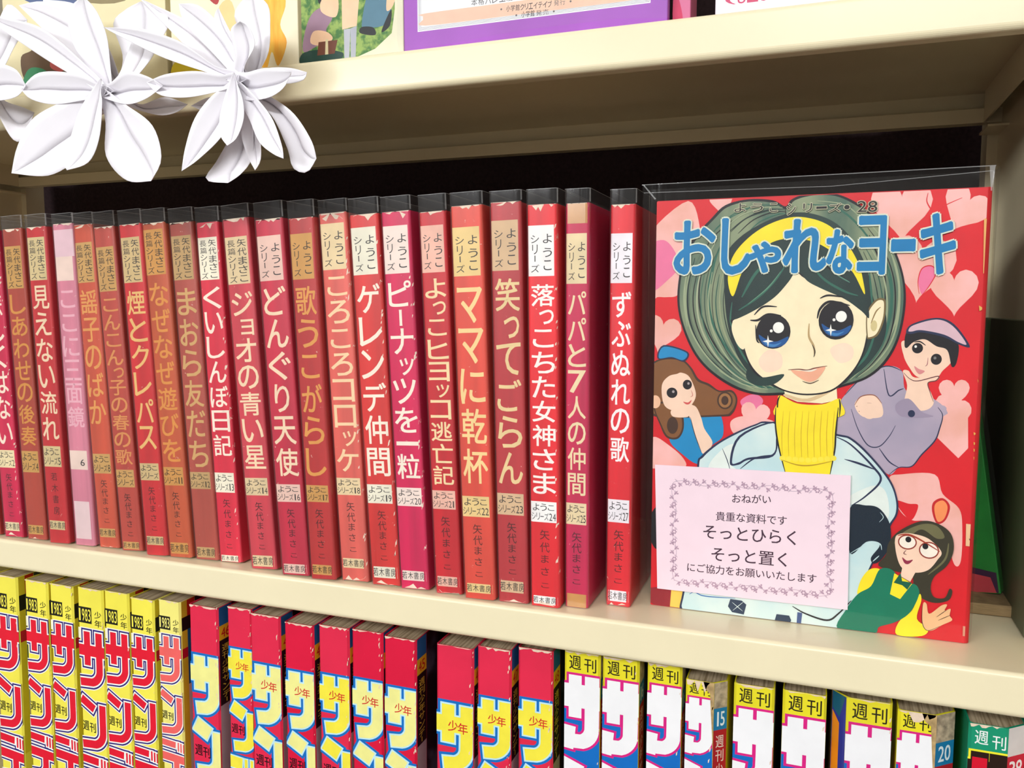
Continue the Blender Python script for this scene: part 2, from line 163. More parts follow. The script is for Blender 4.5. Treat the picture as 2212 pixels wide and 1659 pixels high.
 ["e",[22,18,26],[[87.6,150.18],[4.47,4.63]],0],
 ["e",[250,248,240],[[89.12,152.19],[2.45,2.63]],0],
 ["e",[250,248,240],[[85.99,150.63],[0.66,0.7]],0],
 ["p",[250,248,240],[[84.6,148.6],[85.1,146.3],[87.2,145.7],[85.2,145.2],[84.8,142.8],[84.3,145.2],[82.2,145.6],[84.2,146.3]],0],
 ["l",[22,18,26],[[47.6,150.2],[51.3,150.3],[55.9,153.1],[62.0,152.5]],1.2],
 ["l",[22,18,26],[[78.5,151.2],[79.7,155.9],[84.0,159.3],[92.7,157.4]],1.2],
 ["l",[22,18,26],[[50.2,147.9],[51.0,140.7],[52.3,139.1]],0.8],
 ["l",[22,18,26],[[49.4,152.8],[53.5,156.8],[59.9,156.8]],0.9],
 ["l",[22,18,26],[[79.4,160.8],[83.1,162.2],[90.0,161.3]],0.9],
 ["l",[190,160,110],[[74.9,148.8],[75.0,142.6],[77.3,137.9],[77.8,133.2]],1.0],
 ["l",[70,54,40],[[76.6,138.7],[77.9,135.6],[77.5,132.7]],0.6],
 ["s",[244,176,144],[[67.3,126.0],[71.8,125.9],[76.2,126.8],[82.8,128.3],[80.0,122.8],[76.4,120.7],[72.6,121.8]],0],
 ["l",[120,60,50],[[66.0,126.3],[71.0,126.7],[74.7,126.3],[78.4,127.5],[83.7,128.6]],0.6],
 ["l",[90,60,50],[[72.7,120.9],[76.4,120.0],[80.1,121.7]],0.5],
 ["s",[240,232,214],[[71.0,126.2],[74.7,126.2],[79.2,127.1],[76.2,125.6]],0],
 ["s",[34,44,78],[[59.0,100.4],[51.2,98.8],[40.3,93.3],[32.1,87.7],[25.4,81.3],[23.4,75.8],[24.0,46.9],[17.5,10.0],[17.4,-1.4],[34.4,-1.4],[66.4,-1.4],[93.1,-1.3],[93.9,0.3],[102.5,15.4],[104.2,21.3],[106.0,30.4],[112.6,47.1],[114.5,53.6],[117.1,59.4],[116.8,66.4],[113.5,75.1],[105.1,85.8],[96.1,94.1],[88.6,96.1]],0],
 ["s",[196,224,226],[[59.0,99.5],[51.3,98.0],[40.8,92.5],[32.7,87.0],[26.4,80.7],[24.4,75.7],[25.0,47.0],[18.5,10.1],[18.4,-0.4],[34.4,-0.2],[66.4,-0.3],[92.3,-0.1],[93.0,1.0],[101.5,15.6],[103.3,21.5],[105.2,30.3],[111.7,47.3],[113.6,53.8],[116.2,59.3],[116.0,66.3],[112.8,74.6],[104.6,85.0],[95.7,93.2],[88.7,95.1]],0],
 ["s",[232,240,232],[[30.2,78.8],[37.2,86.7],[42.0,87.8],[39.8,78.6],[42.3,75.4],[30.3,74.2]],0],
 ["s",[232,240,232],[[94.5,64.6],[105.1,71.8],[110.8,70.7],[113.2,63.0],[112.1,55.8],[101.9,60.4]],0],
 ["s",[34,44,78],[[39.5,78.7],[43.5,92.5],[60.2,100.6],[62.2,91.4],[60.1,83.2],[48.5,80.8],[43.8,78.0]],0],
 ["s",[196,224,226],[[40.6,79.3],[44.4,91.8],[59.8,99.8],[61.3,91.4],[59.8,84.3],[48.5,81.9],[43.8,79.2]],0],
 ["l",[34,44,78],[[60.1,84.0],[51.6,81.8],[44.7,76.0]],0.7],
 ["l",[34,44,78],[[35.7,85.8],[38.2,80.1],[39.9,74.8]],0.4],
 ["l",[34,44,78],[[89.1,94.5],[95.7,91.0],[105.5,81.3],[109.2,74.9],[103.1,66.9],[96.8,61.6]],1.0],
 ["s",[34,44,78],[[92.7,84.0],[98.2,83.2],[104.0,81.2],[106.2,79.8],[99.7,81.7]],0],
 ["s",[252,228,40],[[62.7,113.7],[61.6,110.4],[61.9,103.1],[90.3,104.4],[90.3,111.5],[89.2,113.1],[81.9,110.0],[70.8,110.0]],0],
 ["l",[22,18,26],[[62.7,113.7],[61.6,110.4],[61.7,103.1]],0.7],
 ["l",[22,18,26],[[89.5,113.1],[90.1,110.0],[90.0,104.4]],0.7],
 ["p",[252,228,40],[[60.8,107.6],[60.9,98.7],[62.7,88.2],[66.1,75.8],[86.7,76.2],[88.2,87.3],[88.7,95.3],[88.9,108.8]],0],
 ["l",[22,18,26],[[60.8,107.6],[60.9,98.7],[62.7,88.2],[66.1,75.8]],0.8],
 ["l",[22,18,26],[[89.3,108.8],[88.6,96.9],[88.4,88.1],[86.7,76.2]],0.8],
 ["l",[214,170,30],[[64.4,106.1],[64.0,94.8],[64.7,81.4]],0.3],
 ["e",[252,232,70],[[64.66,82.64],[1.37,1.3]],0],
 ["l",[214,170,30],[[67.4,106.2],[67.0,94.9],[67.7,81.6]],0.3],
 ["e",[252,232,70],[[67.64,82.58],[1.37,1.3]],0],
 ["l",[214,170,30],[[70.3,106.4],[69.9,95.1],[70.6,81.8]],0.3],
 ["e",[252,232,70],[[70.6,82.53],[1.36,1.29]],0],
 ["l",[214,170,30],[[73.3,106.5],[72.9,95.2],[73.6,82.0]],0.3],
 ["e",[252,232,70],[[73.55,82.48],[1.36,1.29]],0],
 ["l",[214,170,30],[[76.2,106.6],[75.8,95.4],[76.5,82.2]],0.3],
 ["e",[252,232,70],[[76.49,82.42],[1.35,1.29]],0],
 ["l",[214,170,30],[[79.1,106.8],[78.7,95.6],[79.4,82.4]],0.3],
 ["e",[252,232,70],[[79.39,82.85],[1.34,1.29]],0],
 ["l",[214,170,30],[[82.0,106.9],[81.6,95.7],[82.3,82.6]],0.3],
 ["e",[252,232,70],[[82.29,83.28],[1.33,1.28]],0],
 ["l",[214,170,30],[[84.8,107.0],[84.5,95.9],[85.2,82.7]],0.3],
 ["e",[252,232,70],[[85.16,83.7],[1.33,1.28]],0],
 ["l",[214,170,30],[[87.7,107.1],[87.3,96.0],[88.1,82.9]],0.3],
 ["e",[252,232,70],[[88.02,84.13],[1.32,1.27]],0],
 ["l",[190,150,30],[[64.0,81.9],[71.7,79.8],[78.4,80.1],[87.3,82.6]],0.6],
 ["p",[40,58,84],[[41.5,8.6],[47.1,8.4],[49.4,6.6],[48.3,1.3],[42.5,1.8],[40.4,4.6]],0],
 ["l",[196,224,226],[[42.4,7.0],[47.7,3.0]],0.3],
 ["l",[196,224,226],[[47.8,7.7],[42.8,2.7]],0.3],
 ["p",[40,58,84],[[64.1,3.6],[70.1,3.6],[71.1,1.4],[70.6,-0.2],[63.2,-0.2]],0],
 ["p",[70,90,140],[[73.9,5.9],[76.2,5.8],[75.7,-0.5],[73.7,-0.4]],0],
 ["l",[22,18,26],[[71.5,8.6],[77.8,5.6],[87.7,3.6],[92.8,7.6],[98.4,14.9]],0.9],
 ["l",[50,110,180],[[20.9,8.6],[23.4,10.0],[27.6,8.6],[35.8,8.7],[43.9,9.3]],0.5],
 ["s",[14,34,50],[[96.1,60.2],[103.3,62.3],[109.0,61.4],[113.6,55.1],[114.7,47.3],[113.3,40.8],[110.0,35.6],[107.3,34.4],[106.4,37.2],[109.8,42.8],[109.0,45.0],[103.9,44.5],[96.9,38.3]],0],
 ["l",[196,224,226],[[97.2,38.3],[104.0,43.2],[109.7,44.4],[110.9,41.3]],0.5],
 ["l",[196,224,226],[[109.5,59.5],[111.0,57.2],[109.3,54.7]],0.3],
 ["l",[196,224,226],[[107.2,35.3],[109.9,38.4]],0.5],
 ["s",[22,18,26],[[-1.1,42.9],[0.7,50.0],[4.1,52.1],[4.4,32.1],[1.0,33.5]],0],
 ["s",[56,52,36],[[109.8,33.6],[112.8,39.1],[113.7,44.8],[118.0,51.2],[126.8,56.7],[133.7,56.5],[139.8,52.2],[141.4,44.5],[139.0,36.8],[134.0,31.1],[132.6,25.5],[134.2,21.1],[138.7,21.3],[140.5,25.8],[141.7,24.4],[140.1,20.1],[133.3,18.4],[126.1,22.3],[124.4,30.8],[118.7,31.4]],0],
 ["s",[112,108,72],[[116.1,45.0],[120.1,51.0],[127.6,55.4],[133.8,55.2],[137.4,50.3],[134.0,49.2],[127.7,52.9],[122.3,48.8]],0],
 ["l",[112,108,72],[[139.2,47.4],[137.9,39.4],[131.3,31.6]],0.9],
 ["s",[250,214,188],[[116.5,47.5],[117.4,39.6],[120.1,33.5],[125.8,31.9],[131.2,33.8],[134.9,39.1],[136.3,43.2],[130.6,48.8],[123.6,50.5],[118.7,50.0]],0],
 ["p",[250,214,188],[[120.1,33.5],[119.5,29.5],[123.8,27.2],[126.1,32.6]],0],
 ["e",[150,50,36],[[121.81,46.24],[4.05,3.62]],0],
 ["e",[250,240,224],[[121.81,46.24],[3.5,2.99]],0],
 ["e",[150,50,36],[[131.11,43.25],[4.26,4.06]],0],
 ["e",[250,240,224],[[131.11,43.25],[3.72,3.43]],0],
 ["l",[170,60,40],[[117.5,49.1],[123.6,49.6],[135.7,43.1]],0.8],
 ["e",[22,18,26],[[122.18,47.54],[1.26,1.41]],0],
 ["e",[22,18,26],[[129.52,44.97],[1.25,1.41]],0],
 ["l",[120,60,60],[[121.5,42.4],[120.5,40.7],[121.8,40.2]],0.4],
 ["s",[150,40,70],[[119.9,38.7],[122.0,37.3],[124.5,38.0],[122.8,35.8],[121.0,36.0]],0],
 ["s",[252,228,40],[[100.9,18.8],[102.4,25.9],[105.9,31.2],[110.2,32.0],[111.2,28.5],[107.6,23.3],[103.4,19.9]],0],
 ["s",[252,228,40],[[125.1,13.4],[127.9,21.7],[128.9,18.7],[127.4,9.7],[132.4,5.6],[129.8,1.6],[119.1,0.7],[119.7,7.1]],0],
 ["s",[8,122,92],[[110.7,32.1],[117.3,30.8],[119.2,19.1],[124.6,26.4],[127.9,22.5],[124.4,12.5],[118.3,6.9],[111.2,3.5],[108.8,0.1],[92.7,-0.0],[96.4,10.5],[101.2,18.5],[106.9,23.2]],0],
 ["p",[252,228,40],[[116.8,30.6],[115.3,20.2],[119.8,18.3],[124.6,26.3],[121.7,28.1]],0],
 ["p",[10,96,70],[[116.7,26.0],[119.5,31.1],[120.3,27.2],[124.6,26.9],[122.7,23.3],[120.4,25.2]],0],
 ["s",[240,190,140],[[129.7,7.6],[129.7,17.2],[131.2,17.4],[132.5,12.8],[137.4,17.4],[139.8,18.1],[138.9,15.2],[141.3,16.3],[141.1,13.1],[142.2,10.9],[137.9,7.9],[134.5,5.1],[131.8,4.7]],0],
 ["l",[70,44,30],[[129.5,17.1],[129.7,8.4],[132.1,4.6],[137.2,7.4]],0.3],
 ["l",[70,44,30],[[135.6,11.6],[139.9,15.7]],0.3],
 ["l",[70,44,30],[[136.4,10.1],[141.4,13.3]],0.3],
 ["p",[232,176,100],[[146.7,195.8],[148.7,195.9],[149.4,172.7],[147.5,171.6]],0],
 ["p",[226,170,70],[[147.4,124.3],[148.7,122.1],[147.6,117.6],[148.4,119.8]],0],
 ["p",[226,180,90],[[146.5,157.4],[148.6,156.0],[146.8,154.9]],0],
 ["p",[240,196,150],[[145.9,57.3],[149.2,57.2],[149.3,46.8],[146.2,46.9]],0],
 ["l",[22,18,26],[[147.9,55.5],[149.0,54.5],[148.2,53.3]],0.4],
 ["l",[22,18,26],[[147.5,50.5],[148.4,48.7]],0.4],
 ["p",[230,180,80],[[147.0,100.0],[148.2,99.4],[147.2,98.5]],0],
 ["p",[230,180,80],[[147.2,95.5],[148.4,94.9],[147.4,94.0]],0],
 ["p",[230,180,80],[[147.3,92.4],[148.5,91.9],[147.5,90.9]],0],
 ["p",[230,180,80],[[147.5,88.7],[148.7,88.1],[147.7,87.2]],0],
 ["p",[230,180,80],[[148.4,69.0],[149.6,68.5],[148.6,67.5]],0],
 ["p",[230,180,80],[[148.5,66.3],[149.7,65.8],[148.7,64.8]],0],
 ["p",[220,150,120],[[146.8,8.8],[149.4,8.7],[149.5,4.0],[146.9,4.0]],0],
 ["l",[22,18,26],[[147.8,6.9],[149.0,6.9]],0.3],
 ["l",[22,18,26],[[148.4,8.2],[148.2,4.6]],0.3],
]
TITLE = [["お",9.94,173.03,19.96,26.12],["し",33.26,172.73,13.71,27.01],["ゃ",46.12,173.36,14.81,14.63],["れ",62.11,173.15,19.11,24.99],["な",81.71,172.5,11.49,20.32],["ヨ",95.36,171.94,11.6,26.78],["ー",109.66,182.24,9.7,5.34],["キ",121.71,171.6,14.14,27.15]]
SER = [["よ",38.81,202.79,5.3,4.1],["う",46.52,202.49,5.6,4.07],["こ",55.27,202.16,3.64,4.12],["シ",63.18,200.47,3.92,5.47],["リ",70.55,201.58,3.9,4.05],["ー",76.36,202.74,4.67,1.25],["ズ",81.84,201.16,5.6,3.93],["・",88.62,202.03,2.41,2.16],["2",94.33,200.68,4.03,5.08],["8",98.9,200.51,3.99,5.06]]
NOTE = [[-77.41,75.54],[16.36,76.48],[17.22,10.4],[-75.21,10.04]]
NLINES = [["おねがい",[-38.84,60.88],[-19.47,61.9],4.41],["貴重な資料です",[-46.39,51.27],[-11.75,51.87],4.71],["そっとひらく",[-53.0,42.75],[-5.41,43.71],7.79],["そっと置く",[-48.67,31.52],[-9.38,32.32],7.82],["にご協力をお願いいたします",[-60.5,23.25],[2.86,24.17],4.76]]
NBORDER = [[-67.56,67.11],[7.77,68.13],[8.5,16.79],[-66.34,15.18]]
# paper petals: flower, two outlines from base to tip (mm), fold depth, depth at base and tip
FL = [
 [0,[[-367.5,274.9],[-364.8,293.1],[-371.9,312.1],[-363.9,319.2],[-353.5,322.8]],[[-367.5,274.9],[-352.4,284.6],[-340.6,297.8],[-333.6,311.4],[-353.5,322.8]],6,4,8],
 [0,[[-366.6,274.1],[-361.3,285.4],[-353.2,299.2],[-348.0,305.8]],[[-366.6,274.1],[-349.3,281.8],[-337.7,292.8],[-340.3,302.6],[-348.0,305.8]],3,0,0],
 [0,[[-368.1,275.0],[-402.9,299.9],[-421.1,313.9],[-441.3,330.5]],[[-368.1,275.0],[-381.2,294.7],[-393.1,318.8],[-420.0,329.7],[-441.3,330.5]],6,2,6],
 [0,[[-367.5,274.2],[-380.1,284.7],[-393.3,304.7],[-393.7,319.6],[-384.2,326.1]],[[-367.5,274.2],[-365.2,285.8],[-367.5,303.1],[-374.8,317.4],[-384.2,326.1]],7,-4,-2],
 [0,[[-369.2,274.3],[-380.5,278.3],[-405.2,292.1],[-432.2,308.8],[-452.2,322.0]],[[-369.2,274.3],[-376.8,285.6],[-407.4,309.4],[-435.0,318.0],[-452.2,322.0]],5,-6,-10],
 [0,[[-367.6,272.5],[-381.0,271.3],[-393.2,264.5],[-399.8,268.3]],[[-367.6,272.5],[-366.4,264.9],[-378.0,264.6],[-389.9,263.0],[-399.8,268.3]],3,4,6],
 [0,[[-366.0,272.3],[-353.3,267.1],[-337.3,269.9],[-322.7,265.1]],[[-366.0,272.3],[-356.7,264.9],[-340.9,260.5],[-329.9,261.3],[-322.7,265.1]],4,3,6],
 [0,[[-366.0,272.8],[-379.5,268.7],[-399.9,267.8],[-415.3,271.6],[-421.6,277.3]],[[-366.0,272.8],[-370.7,276.9],[-385.3,283.2],[-409.1,285.4],[-421.6,277.3]],9,-8,-12],
 [0,[[-367.6,272.9],[-360.9,276.1],[-349.4,280.9],[-333.8,276.6],[-322.4,270.5]],[[-367.6,272.9],[-363.6,267.9],[-348.7,263.8],[-334.4,265.5],[-322.4,270.5]],9,-8,-12],
 [0,[[-369.4,270.9],[-392.9,269.3],[-415.0,261.1],[-426.0,246.3],[-429.9,231.6]],[[-369.4,270.9],[-376.0,259.0],[-379.4,242.1],[-402.4,229.6],[-429.9,231.6]],9,-8,-14],
 [0,[[-366.1,270.6],[-365.0,256.2],[-364.1,237.4],[-349.2,223.9],[-330.9,222.3]],[[-366.1,270.6],[-350.3,263.9],[-331.4,251.3],[-324.7,233.9],[-330.9,222.3]],9,-8,-14],
 [0,[[-367.7,271.7],[-378.9,262.2],[-384.1,247.5],[-387.6,235.5],[-384.2,230.2]],[[-367.7,271.7],[-363.8,264.7],[-364.9,246.2],[-370.9,234.0],[-384.2,230.2]],5,-11,-18],
 [0,[[-368.1,275.0],[-398.1,294.4],[-422.8,315.4],[-426.8,333.3]],[[-368.1,275.0],[-375.9,300.3],[-396.1,324.8],[-426.8,333.3]],6,5,10],
 [1,[[-280.2,274.3],[-285.2,294.3],[-291.0,308.7],[-281.4,318.9]],[[-280.2,274.3],[-269.6,285.8],[-268.5,299.3],[-270.4,310.8],[-281.4,318.9]],6,4,8],
 [1,[[-281.6,274.4],[-303.3,279.9],[-323.6,297.2],[-341.3,313.4],[-352.5,323.6]],[[-281.6,274.4],[-291.3,284.6],[-305.4,298.8],[-321.5,308.8],[-352.5,323.6]],5,2,6],
 [1,[[-281.6,274.4],[-301.4,289.1],[-317.2,304.3],[-320.9,315.0]],[[-281.6,274.4],[-285.0,282.8],[-293.6,299.8],[-307.8,312.5],[-320.9,315.0]],5,0,0],
 [1,[[-280.8,273.6],[-285.6,282.9],[-295.5,297.7],[-296.6,305.9],[-293.9,309.0]],[[-280.8,273.6],[-281.3,282.4],[-283.9,290.7],[-289.3,300.5],[-293.9,309.0]],4,-2,-2],
 [1,[[-280.8,273.6],[-281.6,282.5],[-282.8,295.2],[-276.5,298.6]],[[-280.8,273.6],[-275.8,278.5],[-269.0,286.9],[-271.5,295.6],[-276.5,298.6]],7,-5,-8],
 [1,[[-281.7,272.8],[-297.5,275.9],[-324.1,285.5],[-348.5,297.5],[-360.3,303.8]],[[-281.7,272.8],[-293.0,278.9],[-314.7,293.2],[-338.8,301.0],[-360.3,303.8]],6,-6,-12],
 [1,[[-280.3,271.3],[-292.1,266.1],[-306.8,267.3],[-319.6,263.9]],[[-280.3,271.3],[-295.2,260.0],[-307.2,259.1],[-319.6,263.9]],3,4,5],
 [1,[[-278.8,271.9],[-275.8,276.2],[-265.9,277.5],[-253.5,276.1],[-243.3,272.9]],[[-278.8,271.9],[-267.6,270.2],[-255.1,268.6],[-245.5,269.5],[-243.3,272.9]],4,2,0],
 [1,[[-280.3,270.8],[-292.1,265.4],[-309.9,264.0],[-325.1,266.2],[-333.1,273.1]],[[-280.3,270.8],[-288.9,273.5],[-303.4,276.7],[-321.5,276.4],[-333.1,273.1]],9,-8,-12],
 [1,[[-280.3,271.3],[-273.1,273.6],[-260.5,274.1],[-244.1,270.3]],[[-280.3,271.3],[-276.4,260.8],[-260.9,259.6],[-249.8,263.2],[-244.1,270.3]],8,-7,-12],
 [1,[[-279.0,266.1],[-265.3,254.6],[-254.7,236.7],[-250.8,226.2],[-242.2,223.6],[-236.3,229.9]],[[-279.0,266.1],[-263.6,262.1],[-250.1,252.8],[-239.6,239.1],[-236.3,229.9]],7,0,-4],
 [1,[[-281.9,266.4],[-288.3,250.6],[-299.3,233.6],[-306.6,223.7],[-291.5,221.0]],[[-281.9,266.4],[-276.8,249.7],[-277.3,233.5],[-283.4,225.6],[-291.5,221.0]],7,2,-2],
 [1,[[-278.2,266.0],[-283.9,250.3],[-280.1,236.0],[-274.4,226.5]],[[-278.2,266.0],[-272.4,251.7],[-270.8,233.1],[-274.4,226.5]],4,0,-2],
 [1,[[-281.9,267.5],[-295.7,262.4],[-304.5,252.2],[-309.3,237.8],[-310.7,226.3]],[[-281.9,267.5],[-283.2,254.9],[-287.1,243.5],[-300.8,232.0],[-310.7,226.3]],8,-8,-14],
 [1,[[-277.6,266.0],[-271.0,251.2],[-263.8,238.4],[-254.8,231.7],[-247.8,228.7]],[[-277.6,266.0],[-265.1,259.2],[-255.7,248.7],[-249.2,235.2],[-247.8,228.7]],6,-9,-15],
 [1,[[-278.2,266.0],[-285.0,252.2],[-283.7,242.1],[-278.4,236.3]],[[-278.2,266.0],[-271.6,258.1],[-270.5,249.3],[-273.4,240.2],[-278.4,236.3]],6,-12,-18],
 [2,[[-469.1,285.0],[-465.7,303.2],[-452.9,322.6],[-444.9,330.7],[-433.0,320.9]],[[-469.1,285.0],[-451.5,293.9],[-442.5,306.0],[-434.5,315.4],[-433.0,320.9]],6,0,4],
 [2,[[-467.3,283.5],[-460.2,279.0],[-449.3,274.9],[-442.9,271.8]],[[-467.3,283.5],[-464.6,271.4],[-456.4,256.4],[-448.5,256.7],[-442.9,271.8]],5,6,14],
 [2,[[-469.2,283.7],[-459.4,288.1],[-444.2,293.8],[-426.5,289.0],[-417.9,279.0]],[[-469.2,283.7],[-460.4,276.3],[-442.1,273.3],[-425.8,274.0],[-417.9,279.0]],9,-8,-12],
 [2,[[-469.1,285.0],[-477.7,296.4],[-491.4,316.4],[-482.3,331.2]],[[-469.1,285.0],[-465.7,303.2],[-468.1,319.1],[-482.3,331.2]],6,0,4],
 [2,[[-469.3,282.4],[-483.4,275.5],[-504.6,258.1],[-502.6,235.9]],[[-469.3,282.4],[-470.7,266.5],[-482.1,245.7],[-502.6,235.9]],8,-8,-14],
 [2,[[-469.2,283.7],[-485.8,291.8],[-509.3,294.0],[-526.0,288.3]],[[-469.2,283.7],[-487.1,277.2],[-510.7,279.1],[-526.0,288.3]],9,-8,-12],
]

# ---------------------------------------------------------------- camera, world, lights, exposure
cam_d = bpy.data.cameras.new('camera'); cam = bpy.data.objects.new('camera', cam_d); COL.objects.link(cam)
cam_d.lens = 29.295; cam_d.sensor_width = 36.0; cam_d.clip_start = 0.01; cam_d.clip_end = 50
(cx, cy, cz), rt, up, bk_ = CAM
cam.matrix_world = Matrix(((rt[0], up[0], bk_[0], cx), (rt[1], up[1], bk_[1], cy), (rt[2], up[2], bk_[2], cz), (0, 0, 0, 1)))
SC.camera = cam
SC.view_settings.view_transform = 'Standard'; SC.view_settings.look = 'None'
SC.view_settings.exposure = 0.0; SC.view_settings.gamma = 1.0; SC.view_settings.use_curve_mapping = False
SC.cycles.transparent_max_bounces = 32
SC.cycles.max_bounces = 8
W = bpy.data.worlds.new('room_light'); SC.world = W; W.use_nodes = True
W.node_tree.nodes['Background'].inputs[0].default_value = (1.0, 0.95, 0.87, 1)
W.node_tree.nodes['Background'].inputs[1].default_value = 0.05

def area(name, loc, target, sx, sy, power, color):
    d = bpy.data.lights.new(name, 'AREA'); d.shape = 'RECTANGLE'; d.size = sx; d.size_y = sy; d.energy = power; d.color = color
    o = bpy.data.objects.new(name, d); COL.objects.link(o); o.location = loc
    o.rotation_euler = (Vector(target) - Vector(loc)).to_track_quat('-Z', 'Y').to_euler()
    return o
area('ceiling_tube', (0.25, -2.60, 1.40), (-0.1, 0, 0.0), 1.2, 0.30, 46.0, (0.97, 0.985, 1.0))
area('fill_lamp_low', (-1.35, -2.50, 0.80), (-0.3, 0, -0.15), 1.3, 0.35, 37.0, (0.97, 0.985, 1.0))  # added fill lamp, low on the left, brightens side panel and lower shelves

# ---------------------------------------------------------------- materials
def lin(c):
    r = []
    for v in c:
        v /= 255.0
        r.append(v / 12.92 if v <= 0.04045 else ((v + 0.055) / 1.055) ** 2.4)
    return r
MATS = {}
def mat(name, rgb, rough=0.5, var=0.06, scale=60.0, spec=0.35, metal=0.0, bump=0.0, coat=0.0, stretch=None, rgb2=None, contrast=None, wear=None, edgewear=0.0):
    key = (name, tuple(rgb), rough, var, scale, coat, tuple(rgb2 or ()), wear)
    if key in MATS: return MATS[key]
    m = bpy.data.materials.new(name); m.use_nodes = True
    nt = m.node_tree; N = nt.nodes; L = nt.links
    b = N['Principled BSDF']
    b.inputs['Roughness'].default_value = rough
    b.inputs['Specular IOR Level'].default_value = spec
    b.inputs['Metallic'].default_value = metal
    b.inputs['Coat Weight'].default_value = coat
    b.inputs['Coat Roughness'].default_value = 0.12
    tc = N.new('ShaderNodeTexCoord'); mp = N.new('ShaderNodeMapping'); no = N.new('ShaderNodeTexNoise')
    oi = N.new('ShaderNodeObjectInfo'); mu = N.new('ShaderNodeMath'); mu.operation = 'MULTIPLY'; mu.inputs[1].default_value = 7.3
    L.new(oi.outputs['Random'], mu.inputs[0]); va = N.new('ShaderNodeVectorMath'); va.operation = 'ADD'
    L.new(tc.outputs['Object'], va.inputs[0]); L.new(mu.outputs[0], va.inputs[1])
    L.new(va.outputs[0], mp.inputs['Vector']); L.new(mp.outputs[0], no.inputs['Vector'])
    if stretch: mp.inputs['Scale'].default_value = stretch
    no.inputs['Scale'].default_value = scale; no.inputs['Detail'].default_value = 5
    ramp = N.new('ShaderNodeValToRGB'); L.new(no.outputs['Fac'], ramp.inputs[0])
    a = lin(rgb); lo, hi = contrast or (0.3, 0.7)
    c2 = lin(rgb2) if rgb2 else [max(0, x * (1 - 2 * var)) for x in a]
    ramp.color_ramp.elements[0].position = lo; ramp.color_ramp.elements[1].position = hi
    ramp.color_ramp.elements[0].color = (*c2, 1); ramp.color_ramp.elements[1].color = (*[min(1, x * (1 + var)) for x in a], 1)
    out = ramp.outputs[0]
    if wear:
        # pale scuffs where the paper has rubbed through
        thr, wrgb, wscale = wear
        n2 = N.new('ShaderNodeTexNoise'); n2.inputs['Scale'].default_value = wscale; n2.inputs['Detail'].default_value = 8; n2.inputs['Roughness'].default_value = 0.75
        L.new(va.outputs[0], n2.inputs['Vector'])
        r2 = N.new('ShaderNodeValToRGB'); L.new(n2.outputs['Fac'], r2.inputs[0])
        r2.color_ramp.elements[0].position = thr; r2.color_ramp.elements[1].position = thr + 0.03
        mx = N.new('ShaderNodeMix'); mx.data_type = 'RGBA'
        L.new(r2.outputs[0], mx.inputs[0]); L.new(out, mx.inputs[6]); mx.inputs[7].default_value = (*lin(wrgb), 1)
        out = mx.outputs[2]
    L.new(out, b.inputs['Base Color'])
    if bump:
        bp = N.new('ShaderNodeBump'); bp.inputs['Strength'].default_value = bump; bp.inputs['Distance'].default_value = 0.0005
        L.new(no.outputs['Fac'], bp.inputs['Height']); L.new(bp.outputs[0], b.inputs['Normal'])
    MATS[key] = m
    return m
def ink(rgb, rough=0.45): return mat('printed_ink', rgb, rough, 0.03, 120)

def film(name, haze, gloss, tint=(0.95, 0.95, 0.95), bump=0.25):
    m = bpy.data.materials.new(name); m.use_nodes = True
    nt = m.node_tree; N = nt.nodes; L = nt.links
    N.remove(N['Principled BSDF']); out = N['Material Output']
    tr = N.new('ShaderNodeBsdfTransparent'); tr.inputs[0].default_value = (*tint, 1)
    gl = N.new('ShaderNodeBsdfGlossy'); gl.inputs['Roughness'].default_value = 0.08; gl.inputs[0].default_value = (1, 1, 1, 1)
    df = N.new('ShaderNodeBsdfDiffuse'); df.inputs[0].default_value = (0.7, 0.7, 0.7, 1)
    fr = N.new('ShaderNodeLayerWeight'); fr.inputs['Blend'].default_value = 0.25
    ma = N.new('ShaderNodeMath'); ma.operation = 'MULTIPLY_ADD'; ma.inputs[1].default_value = gloss; ma.inputs[2].default_value = 0.015
    L.new(fr.outputs['Fresnel'], ma.inputs[0])
    m1 = N.new('ShaderNodeMixShader'); m1.inputs[0].default_value = haze
    L.new(tr.outputs[0], m1.inputs[1]); L.new(df.outputs[0], m1.inputs[2])
    m2 = N.new('ShaderNodeMixShader'); L.new(ma.outputs[0], m2.inputs[0]); L.new(m1.outputs[0], m2.inputs[1]); L.new(gl.outputs[0], m2.inputs[2])
    tc = N.new('ShaderNodeTexCoord'); mp = N.new('ShaderNodeMapping'); mp.inputs['Scale'].default_value = (60, 20, 4)
    no = N.new('ShaderNodeTexNoise'); no.inputs['Scale'].default_value = 3.0
    L.new(tc.outputs['Object'], mp.inputs[0]); L.new(mp.outputs[0], no.inputs['Vector'])
    bp = N.new('ShaderNodeBump'); bp.inputs['Strength'].default_value = bump; bp.inputs['Distance'].default_value = 0.002
    L.new(no.outputs['Fac'], bp.inputs['Height']); L.new(bp.outputs[0], gl.inputs['Normal'])
    L.new(m2.outputs[0], out.inputs['Surface'])
    return m
FILM = film('clear_plastic_film', 0.034, 0.40, tint=(0.98, 0.98, 0.98))
FILM_GLINT = film('film_edge_glint', 0.30, 0.6, tint=(1, 1, 1))  # whitish film for highlights painted along sleeve rims and creases
FILM2 = film('clear_plastic_film_cover', 0.005, 0.20, tint=(0.99, 0.99, 0.99), bump=0.15)

